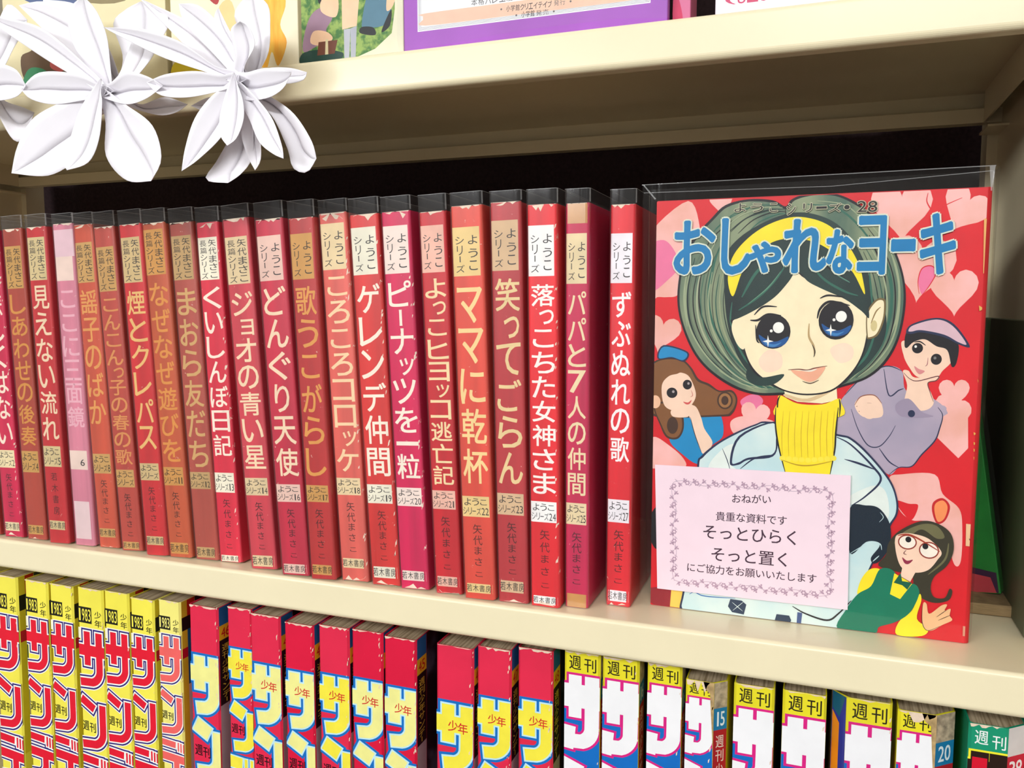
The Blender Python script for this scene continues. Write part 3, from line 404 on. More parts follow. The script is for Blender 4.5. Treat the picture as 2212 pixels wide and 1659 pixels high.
# ---------------------------------------------------------------- objects
def tag(o, label=None, cat=None, group=None, kind=None):
    if label: o['label'] = label
    if cat: o['category'] = cat
    if group: o['group'] = group
    if kind: o['kind'] = kind
    return o
def thing(name, label, cat, loc=(0, 0, 0), rot=(0, 0, 0), group=None):
    o = bpy.data.objects.new(name, None); COL.objects.link(o); o.empty_display_size = 0.02
    o.location = loc; o.rotation_euler = rot
    return tag(o, label, cat, group)
def mesh(name, V, F, m, parent=None, smooth=False, mats=None, idx=None):
    me = bpy.data.meshes.new(name); me.from_pydata([tuple(v) for v in V], [], F); me.update()
    for mm in (mats or [m]): me.materials.append(mm)
    if idx: me.polygons.foreach_set('material_index', idx)
    if smooth: me.polygons.foreach_set('use_smooth', [True] * len(me.polygons))
    o = bpy.data.objects.new(name, me); COL.objects.link(o)
    if parent: o.parent = parent
    return o
def boxvf(x0, x1, y0, y1, z0, z1):
    V = [(x0, y0, z0), (x1, y0, z0), (x1, y1, z0), (x0, y1, z0), (x0, y0, z1), (x1, y0, z1), (x1, y1, z1), (x0, y1, z1)]
    F = [(0, 3, 2, 1), (4, 5, 6, 7), (0, 1, 5, 4), (1, 2, 6, 5), (2, 3, 7, 6), (3, 0, 4, 7)]
    return V, F
def box(name, x0, x1, y0, y1, z0, z1, m, parent=None, bevel=0.0):
    V, F = boxvf(x0, x1, y0, y1, z0, z1)
    o = mesh(name, V, F, m, parent)
    if bevel:
        md = o.modifiers.new('b', 'BEVEL'); md.width = bevel; md.segments = 3
        o.data.polygons.foreach_set('use_smooth', [True] * len(o.data.polygons)); md.harden_normals = True
    return o
def prism(name, prof, z0, z1, m, parent=None, smooth=False, cap=True):
    # prof: closed list of (x, y), counter-clockwise from above
    n = len(prof)
    V = [(x, y, z0) for x, y in prof] + [(x, y, z1) for x, y in prof]
    F = [(i, (i + 1) % n, n + (i + 1) % n, n + i) for i in range(n)]
    if cap: F += [tuple(range(n - 1, -1, -1)), tuple(range(n, 2 * n))]
    return mesh(name, V, F, m, parent, smooth)
def xprism(name, prof, x0, x1, m, parent=None):
    # prof: closed list of (y, z), extruded along x
    n = len(prof)
    V = [(x0, y, z) for y, z in prof] + [(x1, y, z) for y, z in prof]
    F = [(i, n + i, n + (i + 1) % n, (i + 1) % n) for i in range(n)] + [tuple(range(n)), tuple(range(2 * n - 1, n - 1, -1))]
    return mesh(name, V, F, m, parent)
def catmull(P, n=6, closed=False):
    P = [Vector((p[0], p[1])) for p in P]; out = []; k = len(P)
    rng = range(k) if closed else range(k - 1)
    for i in rng:
        if closed: a, b, c, d = P[i - 1], P[i], P[(i + 1) % k], P[(i + 2) % k]
        else: a, b, c, d = P[max(i - 1, 0)], P[i], P[i + 1], P[min(i + 2, k - 1)]
        for j in range(n):
            t = j / n
            out.append(0.5 * ((2 * b) + (c - a) * t + (2 * a - 5 * b + 4 * c - d) * t * t + (3 * b - a - 3 * c + d) * t ** 3))
    if not closed: out.append(P[-1])
    return [(p.x, p.y) for p in out]
def offset_closed(P, d):
    n = len(P); out = []
    A = sum(P[i][0] * P[(i + 1) % n][1] - P[(i + 1) % n][0] * P[i][1] for i in range(n))
    s = 1 if A > 0 else -1
    for i in range(n):
        a, b, c = Vector(P[i - 1]), Vector(P[i]), Vector(P[(i + 1) % n])
        e1 = (b - a); e2 = (c - b)
        if e1.length < 1e-9 or e2.length < 1e-9: out.append(tuple(b)); continue
        e1.normalize(); e2.normalize()
        n1 = Vector((e1.y, -e1.x)) * s; n2 = Vector((e2.y, -e2.x)) * s
        mdir = n1 + n2
        if mdir.length < 1e-6: out.append(tuple(b + n1 * d)); continue
        mdir.normalize(); k = min(1 / max(mdir.dot(n1), 0.35), 2.0)
        out.append(tuple(b + mdir * d * k))
    return out
def stroke(P, w, e=0.0):
    """outline polygon of a thick polyline; e lengthens both ends"""
    P = [Vector(p) for p in P]
    P[0] = P[0] + (P[0] - P[1]).normalized() * e; P[-1] = P[-1] + (P[-1] - P[-2]).normalized() * e
    L_, R_ = [], []
    for i, p in enumerate(P):
        d1 = (p - P[i - 1]).normalized() if i else (P[1] - p).normalized()
        d2 = (P[i + 1] - p).normalized() if i < len(P) - 1 else d1
        n1 = Vector((-d1.y, d1.x)); n2 = Vector((-d2.y, d2.x)); m_ = (n1 + n2)
        m_ = m_.normalized() if m_.length > 1e-6 else n1
        k = min(1 / max(m_.dot(n1), 0.4), 2.0)
        L_.append(tuple(p + m_ * (w / 2) * k)); R_.append(tuple(p - m_ * (w / 2) * k))
    return L_ + R_[::-1]

# glyph outlines of Blender's own built-in font
_tc = bpy.data.curves.new('glyph', 'FONT'); _to = bpy.data.objects.new('glyph', _tc); COL.objects.link(_to)
_tc.resolution_u = 3
GL = {}
def glyph(ch, off=0.0):
    k = (ch, off)
    if k not in GL:
        _tc.body = ch; _tc.offset = off
        bpy.context.view_layer.update()
        me = bpy.data.meshes.new_from_object(_to.evaluated_get(bpy.context.evaluated_depsgraph_get()))
        V = [(v.co.x, v.co.y) for v in me.vertices]; F = [tuple(p.vertices) for p in me.polygons]
        bpy.data.meshes.remove(me)
        if not V: V = [(0, 0)]
        xs = [v[0] for v in V]; ys = [v[1] for v in V]
        GL[k] = (V, F, (min(xs), max(xs), min(ys), max(ys)))
    return GL[k]

class Print:
    """flat printing laid on a surface: surf(u, v, h) gives the point h metres above the sheet"""
    def __init__(s, surf): s.surf = surf; s.V = []; s.F = []; s.I = []; s.M = []
    def mi(s, m):
        if m not in s.M: s.M.append(m)
        return s.M.index(m)
    def poly(s, P, m, h):
        if len(P) < 3: return
        P = [tuple(p) for p in P]
        if sum(P[i][0] * P[(i + 1) % len(P)][1] - P[(i + 1) % len(P)][0] * P[i][1] for i in range(len(P))) < 0: P = P[::-1]
        from mathutils.geometry import tessellate_polygon
        tris = tessellate_polygon([[Vector((p[0], p[1], 0)) for p in P]])
        b = len(s.V); s.V += [s.surf(p[0], p[1], h) for p in P]
        k = s.mi(m)
        for t in tris:
            a_, b_, c_ = (P[i] for i in t)
            ar = (b_[0] - a_[0]) * (c_[1] - a_[1]) - (c_[0] - a_[0]) * (b_[1] - a_[1])
            s.F.append(tuple(b + i for i in (t if ar > 0 else t[::-1]))); s.I.append(k)
    def rect(s, u0, u1, v0, v1, m, h, nu=1):
        k = s.mi(m)
        for i in range(nu):
            a = u0 + (u1 - u0) * i / nu; c = u0 + (u1 - u0) * (i + 1) / nu; b = len(s.V)
            s.V += [s.surf(a, v0, h), s.surf(c, v0, h), s.surf(c, v1, h), s.surf(a, v1, h)]
            s.F.append((b, b + 1, b + 2, b + 3)); s.I.append(k)
    def glyph(s, ch, u0, v0, w, hgt, m, h, off=0.0, fit=True, rot=False, shear=0.0, spread=0.0, dirs=4):
        """off thickens the sign by printing it again a hair to each side"""
        V, F, (x0, x1, y0, y1) = glyph(ch)
        if fit: ax, bx, ay, by = x0, x1 - x0, y0, y1 - y0
        else: ax, bx, ay, by = 0.0, 1.0, -0.12, 1.0
        if rot: V = [(y, x) for x, y in V]; ax, bx, ay, by = (ay, by, ax, bx)
        bx = max(bx, 1e-6); by = max(by, 1e-6); k = s.mi(m)
        d = spread or off * 0.75 * (max(w, hgt) if ch in 'ー一' or rot else (w * hgt) ** .5)
        if ch in 'ー一' or rot: d = off * 0.4 * min(w, hgt) if not spread else spread
        cop = [(0, 0)] + ([(math.cos(2 * math.pi * (q + .5) / dirs) * d, math.sin(2 * math.pi * (q + .5) / dirs) * d) for q in range(dirs)] if d else [])
        for ci, (du, dv) in enumerate(cop):
            b = len(s.V); hh = h + ci * L0 * .05
            for x, y in V:
                uu = u0 + (x - ax) / bx * w + du; vv = v0 + (y - ay) / by * hgt + dv
                s.V.append(s.surf(uu, vv + shear * (uu - u0), hh))
            for f in F:
                s.F.append(tuple(b + i for i in (f[::-1] if rot else f))); s.I.append(k)
    def build(s, name, parent):
        if not s.F: return None
        return mesh(name, s.V, s.F, None, parent, mats=s.M, idx=s.I)

SMALL = 'ゃゅょっャュョッ'
def vertical(p, text, u0, u1, vt, vb, m, h, off=0.0, fill=0.86, skew=0.0):
    """stack text downwards in the column u0..u1; each sign is stretched to its cell"""
    wts = []
    for ch in text: wts.append(0.72 if ch in SMALL else 0.62 if ch in 'ー一' else 1.0)
    unit = (vt - vb) / sum(wts); v = vt
    for ch, wt in zip(text, wts):
        hh = unit * wt; W_ = u1 - u0
        if ch == 'ー': p.glyph('ー', u0 + W_ * 0.42, v - hh * 0.95, W_ * 0.13, hh * 0.88, m, h, off, rot=True)
        elif ch == '一': p.glyph(ch, u0, v - hh * 0.62, W_, hh * 0.22, m, h, off)
        elif ch in SMALL: p.glyph(ch, u0 + W_ * 0.34, v - hh * 0.92, W_ * 0.62, hh * 0.8, m, h, off)
        elif ch == 'ぱ': p.glyph(ch, u0, v - hh * 0.93, W_, hh * 0.86, m, h, off)
        elif ch in 'こニ二': p.glyph(ch, u0 + W_ * .05, v - hh * 0.88, W_ * .9, hh * 0.72, m, h, off)
        elif ch in 'リり': p.glyph(ch, u0 + W_ * .16, v - hh * 0.93, W_ * .66, hh * 0.86, m, h, off)
        elif ch == '・': p.glyph(ch, u0 + W_ * .4, v - hh * .6, W_ * .2, hh * .2, m, h, off)
        else: p.glyph(ch, u0, v - hh * 0.93, W_, hh * fill, m, h, off)
        v -= hh
def horizontal(p, text, u0, u1, v0, v1, m, h, off=0.0, shear=0.0):
    wts = [0.72 if ch in '0123456789' else 0.8 if ch in 'ーリ' else 1.0 for ch in text]
    unit = (u1 - u0) / sum(wts); u = u0; H = v1 - v0
    for ch, wt in zip(text, wts):
        ww = unit * wt
        if ch == 'ー': p.glyph(ch, u + ww * .08, v0 + H * .44 + shear * (u - u0), ww * .84, H * .12, m, h, off)
        elif ch == '1': p.glyph(ch, u + ww * .32, v0 + shear * (u - u0), ww * .36, H, m, h, off)
        elif ch in 'こニ': p.glyph(ch, u + ww * .08, v0 + H * .1 + shear * (u - u0), ww * .84, H * .74, m, h, off)
        elif ch != ' ': p.glyph(ch, u + ww * .07, v0 + shear * (u - u0), ww * .86, H, m, h, off)
        u += ww
L0 = 1.0e-5     # thickness of one layer of print

# ---------------------------------------------------------------- the bookcase
M_STEEL = mat('cream_painted_steel', (243, 231, 194), 0.30, 0.012, 25, 0.3, bump=0.02, coat=0.15)
M_STEEL_IN = M_STEEL
XL, XR = -0.722, 0.100
case = thing('steel_bookcase', 'cream painted steel bookcase with three shelves carrying the books', 'bookcase', (0, 0, 0))
def shelf(zt):
    r1, r2, t, H = 0.0022, 0.0030, 0.001, 0.020
    P = []
    for i in range(7):
        a = math.pi / 2 * i / 6; P.append((r1 - r1 * math.sin(a), zt - r1 + r1 * math.cos(a)))
    for i in range(7):
        a = math.pi / 2 * i / 6; P.append((r2 - r2 * math.cos(a), zt - H + r2 - r2 * math.sin(a)))
    P += [(0.0085, zt - H), (0.0085, zt - H + 0.004), (0.0075, zt - H + 0.004), (0.0075, zt - H + t), (r2, zt - H + t), (t, zt - H + r2), (t, zt - t)]
    P += [(0.200, zt - t), (0.200, zt - H + t), (0.193, zt - H + t), (0.193, zt - H + 0.0085), (0.192, zt - H + 0.0085), (0.192, zt - H), (0.201, zt - H), (0.201, zt)]
    o = xprism('shelf', P, XL, XR, M_STEEL, case)
    # pressed stiffening rib and end flanges under the board
    for x in (XR - 0.0099, XL + 0.0089):
        V, F = boxvf(x, x + 0.001, 0.0085, 0.192, zt - H + 0.0002, zt - t)
        mesh('end_flange', V, F, M_STEEL, o)
    return o
Z_TOP, Z_LOW = 0.2887, -0.2870
shelf(0.0); shelf(Z_TOP); shelf(Z_LOW)
for x0, x1 in ((XL - 0.0012, XL), (XR, XR + 0.0012)):
    sp = box('side_panel', x0, x1, 0.0005, 0.225, -1.20, 0.80, M_STEEL, case)
for x0, x1 in ((XL, XL + 0.006), (XR - 0.006, XR)):
    box('rear_post', x0, x1, 0.202, 0.222, -1.20, 0.80, M_STEEL, case)
for z in (0.2635,):
    box('shelf_clip', XR - 0.011, XR, 0.170, 0.199, z - 0.0012, z, M_STEEL, case)
    box('shelf_clip', XL, XL + 0.011, 0.170, 0.199, z - 0.0012, z, M_STEEL, case)
# dark cloth hung behind the shelves
M_CLOTH = mat('black_cloth', (52, 40, 42), 0.95, 0.12, 400, 0.05, bump=0.1)
V, F = [], []
nx, nz = 90, 12
for j in range(nz + 1):
    for i in range(nx + 1):
        x = XL - 0.03 + (XR - XL + 0.06) * i / nx; z = -0.30 + 1.05 * j / nz
        y = 0.234 + 0.004 * math.sin(x * 61 + 1.2 * math.sin(z * 9)) + 0.002 * math.sin(x * 137 + z * 11)
        V.append((x, y, z))
for j in range(nz):
    for i in range(nx):
        a = j * (nx + 1) + i; F.append((a, a + 1, a + nx + 2, a + nx + 1))
tag(mesh('backing_cloth', V, F, M_CLOTH, None, smooth=True), 'black cloth hanging behind the shelves, dark above the books', 'cloth')
MW = mat('wall_paint', (226, 224, 220), 0.85, 0.02, 6)
for nm, bb, m_ in (('floor', (-3.0, 2.2, -3.0, 0.6, -1.25, -1.20), mat('floor_vinyl', (84, 72, 60), 0.5, 0.1, 8)), ('ceiling', (-3.0, 2.2, -3.0, 0.6, 1.50, 1.55), MW),
                   ('wall_front', (-3.0, 2.2, -3.05, -3.0, -1.25, 1.55), MW), ('wall_back', (-3.0, 2.2, 0.6, 0.65, -1.25, 1.55), MW),
                   ('wall_left', (-3.05, -3.0, -3.05, 0.65, -1.25, 1.55), MW), ('wall_right', (2.2, 2.25, -3.05, 0.65, -1.25, 1.55), MW)):
    tag(box(nm, *bb, m_), kind='structure')

# ---------------------------------------------------------------- books
def uprofile(w, depth, r, t, grow=0.0):
    """U-shaped wrap, seen from above: spine at y=0, open at the back; returns outer and inner lines"""
    def line(g):
        P = [(-g, depth)]
        rr = r + g
        for i in range(7):
            a = math.pi / 2 * i / 6
            P.append((-g + rr - rr * math.cos(a), -g + rr - rr * math.sin(a)))
        for i in range(7):
            a = math.pi / 2 * i / 6
            P.append((w + g - rr + rr * math.sin(a), -g + rr - rr * math.cos(a)))
        P.append((w + g, depth))
        return P
    return line(grow), line(grow - t)
def front_surf(w, r):
    def S(u, v, h):
        u = min(max(u, 0.0), w)
        if u < r: d = r - u; y = r - math.sqrt(max(r * r - d * d, 0)); nxn = -d / r
        elif u > w - r: d = u - (w - r); y = r - math.sqrt(max(r * r - d * d, 0)); nxn = d / r
        else: y = 0.0; nxn = 0.0
        ny = -math.sqrt(max(1 - nxn * nxn, 0))
        return (u + nxn * h, y + ny * h, v)
    return S
def worn_top(prof_out, prof_in, z0, z1, amp, seed, name, m, parent):
    """U wrap with a slightly ragged top and bottom edge"""
    rnd = random.Random(seed)
    o, i_ = prof_out, prof_in; n = len(o)
    zt = [z1 - abs(rnd.gauss(0, amp)) if 0 < k < n - 1 else z1 for k in range(n)]
    zb = [z0 + abs(rnd.gauss(0, amp * .5)) if 0 < k < n - 1 else z0 for k in range(n)]
    V = [(o[k][0], o[k][1], zb[k]) for k in range(n)] + [(o[k][0], o[k][1], zt[k]) for k in range(n)]
    V += [(i_[k][0], i_[k][1], zb[k]) for k in range(n)] + [(i_[k][0], i_[k][1], zt[k]) for k in range(n)]
    nv = len(V); V += V[:2 * n]
    F = []
    for k in range(n - 1):
        F.append((k, k + 1, n + k + 1, n + k))
        F.append((2 * n + k + 1, 2 * n + k, 3 * n + k, 3 * n + k + 1))
        F.append((nv + n + k, nv + n + k + 1, 3 * n + k + 1, 3 * n + k)); F.append((nv + k + 1, nv + k, 2 * n + k, 2 * n + k + 1))
    F.append((nv, nv + n, 3 * n, 2 * n)); F.append((nv + n - 1, 3 * n - 1, 4 * n - 1, nv + 2 * n - 1))
    ob = mesh(name, V, F, m, parent)
    ob.data.polygons.foreach_set('use_smooth', [len(p.vertices) == 4 and max(p.vertices) < 2 * n for p in ob.data.polygons])
    return ob
def scraps(p, w, v, n, m, h, rnd, size=0.0016, down=True):
    """torn white paper showing along an edge"""
    x = 0.0008
    pts = []
    while x < w - 0.0006:
        pts.append((x, v - (rnd.random() ** 1.5) * size * (1 if down else -1))); x += w / n * (0.5 + rnd.random())
    if len(pts) > 2: p.poly([(0.0004, v)] + pts + [(w - 0.0004, v)], m, h)

RED_GROUP = 'red spine comic volumes in plastic sleeves on the middle shelf'
def hexc(c): return c
def red_book(key, x, y, lean, w, vals, base, lab, tcol, title, vol, a_text, top_style='author', extra=None, label=''):
    w = w / 1000; r = 0.0015; D = 0.148; H = vals[0] / 1000 + 0.0008
    t = thing('comic_volume', label, 'book', (x / 1000, y / 1000, 0), (0, lean, 0), RED_GROUP)
    rnd = random.Random(key)
    mcov = mat('printed_cover', base, 0.42, 0.10, 14, 0.4, stretch=(10, 1, 0.6), wear=(0.66, (244, 214, 196), 260))
    side = tuple(max(0, int(c * k)) for c, k in zip(base, (0.86, 0.55, 0.6)))
    o_, i_ = uprofile(w, D, r, 0.0006)
    worn_top(o_, i_, 0.0002, H, 0.0005, key, 'cover', mcov, t)
    pr = [(0.0007, D - 0.002), (0.0007, 0.0030), (0.003, 0.0008), (w - 0.003, 0.0008), (w - 0.0007, 0.0030), (w - 0.0007, D - 0.002)]
    prism('page_block', pr, 0.0006, H - 0.0012, mat('aged_paper', (206, 184, 140), 0.9, 0.1, 300, 0.1, stretch=(30, 1, 1)), t)
    S = front_surf(w, r)
    P = Print(S)
    mw = mat('torn_paper', (244, 226, 204), 0.9, 0.06, 300, 0.1)
    scraps(P, w, H - 0.0001, 9, mw, L0 * 2, rnd, 0.0022 if extra != 'torn' else 0.0045)
    if rnd.random() < .6 or extra == 'torn': scraps(P, w, 0.0006, 8, mw, L0 * 2, rnd, 0.0016 if extra != 'torn' else 0.003, down=False)
    if extra == 'torn':
        for _ in range(22):
            u = w - r * rnd.uniform(.1, 1.4); v = rnd.uniform(0.01, H - 0.01); s_ = rnd.uniform(.0002, .0007)
            P.poly([(u - s_, v - s_ * rnd.uniform(1, 4)), (u + s_ * .6, v - s_), (u + s_, v + s_ * rnd.uniform(1, 4)), (u - s_ * .3, v + s_)], mw, L0 * 6)
    _o = P.build('torn_edge', t)
    if _o: _o['kind'] = 'stuff'
    ml = mat('printed_label', lab, 0.5, 0.05, 90, 0.3)
    u1 = w * 0.90
    _, l1a, l1b, ta, tb, l2a, l2b, pa, pb = [v / 1000 for v in vals]
    P = Print(S); P.rect(0.0, u1, l1b, l1a, ml, L0 * 1.5, 40)
    dk = tuple(int(c * .28) for c in lab) if sum(lab) < 480 else (52, 44, 44)
    mi_ = ink(dk); hh = l1a - l1b
    if top_style == 'blank': P.rect(0.0, w * .98, l1b + hh * .6, H - .004, mat('printed_label', (232, 196, 204), .5, .05, 90), L0 * 3, 40)
    elif top_style == 'author':
        vertical(P, '矢代まさこ', w * .50, w * .84, l1a - hh * .04, l1b + hh * .02, mi_, L0 * 3, 0.004)
        vertical(P, '長篇シリーズ', w * .12, w * .42, l1a - hh * .06, l1b + hh * .02, mi_, L0 * 3, 0.0)
    else:
        vertical(P, 'ようこ', w * .53, w * .83, l1a - hh * .10, l1b + hh * .08, mi_, L0 * 3, 0.006, fill=.66)
        vertical(P, 'シリーズ', w * .12, w * .40, l1a - hh * .14, l1b + hh * .06, mi_, L0 * 3, 0.0, fill=.7)
    P.build('series_label', t)
    P = Print(S)
    vertical(P, title, w * 0.12, w - 0.0016, ta, tb + 0.001, ink(tcol), L0 * 2, 0.022)
    P.build('title_lettering', t)
    P = Print(S); P.rect(0.0, u1 * 1.02, l2b, l2a, ml, L0 * 1.5, 40); hh = l2a - l2b
    if key != 'b4':
        horizontal(P, 'ようこ', w * .08, w * .86, l2b + hh * .55, l2a - hh * .10, mi_, L0 * 3, 0.004)
        horizontal(P, 'シリーズ' + vol, w * .04, w * .90, l2b + hh * .10, l2a - hh * .55, mi_, L0 * 3, 0.0)
    else: horizontal(P, '6', w * .55, w * .8, l2b + hh * .2, l2a - hh * .45, mi_, L0 * 3, 0.004)
    P.build('volume_label', t)
    if a_text:
        P = Print(S); ad = tuple(int(c * .42) for c in base)
        n = len(a_text); top = l2b - 0.004; bot = pa + 0.002; cell = (top - bot) / n
        for q, ch in enumerate(a_text):
            s_ = 0.0052 if ch in '矢代若木書房' else 0.0042
            P.glyph(ch, w * .5 - s_ / 2, top - cell * q - s_, s_, s_ * (.6 if ch == 'こ' else 1), ink(ad), L0 * 2, 0.006)
        P.build('author_lettering', t)
    if extra == 'tape':
        P = Print(S); mt = mat('brown_packing_tape', (206, 150, 84), 0.2, 0.15, 60, 0.6, coat=.5)
        P.rect(0, w, H - 0.0102, H - 0.0004, mt, L0 * 4, 12); P.rect(0, w, 0.0004, 0.0075, mt, L0 * 4, 12); P.build('repair_tape', t)
    else:
        P = Print(S); P.rect(0.0, u1 * 1.04, pb, pa, ml if key != 'b4' else mat('printed_label', (232, 204, 204)), L0, 10); hh = pa - pb
        if key != 'b4': horizontal(P, '若木書房', w * .06, w * .9, pb + hh * .16, pa - hh * .12, mi_, L0 * 3, 0.006)
        P.build('publisher_label', t)
    # sleeve stands a little taller than the book
    HS = 0.2155
    o2, _ = uprofile(w, D + 0.002, r * .75, 0.0002, grow=0.00055)
    n = len(o2)
    V = [(a, b, 0.0002) for a, b in o2] + [(a, b, HS) for a, b in o2]
    sl = mesh('plastic_sleeve', V, [(k, k + 1, n + k + 1, n + k) for k in range(n - 1)], FILM, t, smooth=True)
    # cut rim and corner crease, whitened to paint in their glints
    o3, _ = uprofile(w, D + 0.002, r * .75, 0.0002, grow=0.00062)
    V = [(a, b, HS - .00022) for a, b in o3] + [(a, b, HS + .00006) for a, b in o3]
    mesh('sleeve_rim_glint', V, [(k, k + 1, n + k + 1, n + k) for k in range(n - 1)], FILM_GLINT, sl)
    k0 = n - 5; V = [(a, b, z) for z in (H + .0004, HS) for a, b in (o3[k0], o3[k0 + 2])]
    mesh('sleeve_crease_glint', V, [(0, 1, 3, 2)], FILM_GLINT, sl)
    return t

BD = [
 ('b2', (178,66,48), (204,156,84), (214,146,62), 'しあわせの後奏', '4', '', 'author', None, 'brownish red spine with tan label and gold brush title, volume 4'),
 ('b3', (204,36,44), (216,194,142), (240,214,178), '見えない流れ', '5', '若木書房', 'author', None, 'red spine titled 見えない流れ in cream letters, volume 5'),
 ('b4', (218,132,152), (238,212,198), (236,178,190), 'ここに三面鏡', '6', '', 'blank', None, 'faded pale pink spine, the only pink one in the red row, volume 6'),
 ('b5', (208,84,56), (204,160,94), (226,158,84), '謡子のばか', '8', '矢代まさこ', 'author', None, 'orange red spine titled 謡子のばか in ochre letters, volume 8'),
 ('b6', (190,70,56), (204,158,92), (218,146,82), 'こんこんっ子の春の歌', '', '矢代まさこ', 'author', None, 'dull red spine with thin ochre title ending 春の歌'),
 ('b7', (212,38,44), (212,184,130), (234,190,116), '煙とクレパス', '', '矢代まさこ', 'author', None, 'red spine titled 煙とクレパス in yellow letters'),
 ('b8', (200,88,50), (210,152,76), (222,148,66), 'なぜなぜ遊びを', '11', '矢代まさこ', 'author', None, 'orange brown spine with blurred ochre title, volume 11'),
 ('b9', (182,78,64), (196,160,106), (212,168,106), 'まおら友だち', '12', '', 'author', None, 'brownish spine titled まおら友だち in tan letters, volume 12'),
 ('b10', (228,36,66), (248,240,216), (252,238,218), 'くいしんぼ日記', '13', '矢代まさこ', 'author', 'torn', 'bright red spine titled くいしんぼ日記 in white, volume 13'),
 ('b11', (208,62,76), (228,204,160), (246,220,182), 'ジョオの青い星', '14', '矢代まさこ', 'author', None, 'rose red spine titled ジョオの青い星 in cream, volume 14'),
 ('b12', (204,36,66), (238,200,184), (246,220,186), 'どんぐり天使', '16', '矢代まさこ', 'series', None, 'crimson spine titled どんぐり天使 in cream, volume 16'),
 ('b13', (192,44,44), (212,158,86), (226,158,76), '歌うこがらし', '17', '矢代まさこ', 'series', None, 'dark red spine titled 歌うこがらし in gold, volume 17'),
 ('b14', (228,100,88), (238,214,168), (248,216,170), 'ころころコロッケ', '18', '矢代まさこ', 'series', 'torn', 'salmon spine titled ころころコロッケ in cream, volume 18'),
 ('b15', (222,48,44), (242,236,214), (252,242,222), 'ゲレンデ仲間', '19', '矢代まさこ', 'series', 'torn', 'worn red spine titled ゲレンデ仲間 in white, volume 19'),
 ('b16', (216,14,84), (248,228,216), (252,242,222), 'ピーナッツを一粒', '20', '', 'series', 'torn', 'magenta spine titled ピーナッツを一粒 in white, volume 20'),
 ('b17', (208,26,40), (242,190,170), (248,224,172), 'よっこヒヨッコ逃亡記', '21', '矢代まさこ', 'series', None, 'red spine titled よっこヒヨッコ逃亡記 in pale yellow, volume 21'),
 ('b18', (228,76,58), (238,208,142), (248,218,152), 'ママに乾杯', '22', '矢代まさこ', 'series', None, 'orange red spine titled ママに乾杯 in pale yellow, volume 22'),
 ('b19', (190,50,56), (222,188,148), (238,212,154), '笑ってごらん', '23', '矢代まさこ', 'series', None, 'dull red spine titled 笑ってごらん in buff letters, volume 23'),
 ('b20', (234,26,40), (252,248,244), (254,248,240), '落っこちた女神さま', '24', '矢代まさこ', 'series', 'torn', 'bright red spine with chipped edge titled 落っこちた女神さま in white, volume 24'),
 ('b21', (208,28,82), (238,218,174), (242,224,178), 'パパと7人の仲間', '25', '矢代まさこ', 'series', 'tape', 'crimson spine taped in brown titled パパと7人の仲間, volume 25'),
 ('b22', (228,22,40), (248,242,246), (254,250,248), 'ずぶぬれの歌', '27', '矢代まさこ', 'series', None, 'bright red spine titled ずぶぬれの歌 in white, last of the row, volume 27'),
]
for key, base, lab, tcol, title, vol, at_, st, ex, lb in BD:
    v = BK[key]
    w_ = {'b2': 17.2, 'b4': 17.0}.get(key, v[3])
    red_book(key, v[0], v[1], v[2], w_, v[4:], base, lab, tcol, title, vol, at_, st, ex, lb)
b1v = [206, 196, 169, 166, 62, 60, 48, 10.5, 4.5]
red_book('b1', -518.5, 6.0, -0.036, 16.8, b1v, (214, 18, 74), (240, 222, 176), (250, 232, 210), '悲しくはない', '2', '矢代まさこ', 'author', 'torn', 'crimson spine cut off at the frame edge beside the volume 4 spine, volume 2')
red_book('b0', -540.0, 6.0, -0.036, 17.0, b1v, (190, 60, 50), (206, 160, 92), (220, 150, 70), '風と木の話', '1', '', 'author', None, 'brown red volume mostly outside the frame, first beyond the crimson one')

# ---------------------------------------------------------------- the book shown face out
fb = thing('face_out_comic', 'red comic book shown face out with a green haired girl, おしゃれなヨーキ', 'book', (-0.0796, 0.0286, 0))
FW, FH = 0.1500, 0.2098
mfr = mat('cover_back_board', (206, 24, 34), 0.45, 0.06, 30)
o_, i_ = uprofile(0.0165, FW - 0.001, 0.0026, 0.0006)
# spine is on the right: turn the U so that it opens to the left
def turn(P): return [(FW - y_, x_) for x_, y_ in P]
def uwrap(name, po, pi_, z0, z1, m, parent):
    n = len(po)
    V = [(a, b, z0) for a, b in po] + [(a, b, z1) for a, b in po] + [(a, b, z0) for a, b in pi_] + [(a, b, z1) for a, b in pi_]
    F = []
    for k in range(n - 1):
        F += [(k, k + 1, n + k + 1, n + k), (2 * n + k + 1, 2 * n + k, 3 * n + k, 3 * n + k + 1), (n + k, n + k + 1, 3 * n + k + 1, 3 * n + k), (k + 1, k, 2 * n + k, 2 * n + k + 1)]
    F += [(0, n, 3 * n, 2 * n), (n - 1, 3 * n - 1, 4 * n - 1, 2 * n - 1)]
    return mesh(name, V, F, m, parent, smooth=False)
uwrap('cover', turn(o_), turn(i_), 0.0002, FH, mfr, fb)
prism('page_block', [(0.002, 0.0008), (FW - 0.003, 0.0008), (FW - 0.0008, 0.003), (FW - 0.0008, 0.0135), (FW - 0.003, 0.0157), (0.002, 0.0157)], 0.0008, FH - 0.001, mat('aged_paper', (206, 184, 140), 0.9, 0.1, 300, 0.1, stretch=(30, 1, 1)), fb)
def csurf(u, v, h): return (u, -h, v)
XM, YM = FW - 0.0022, FH - 0.0004
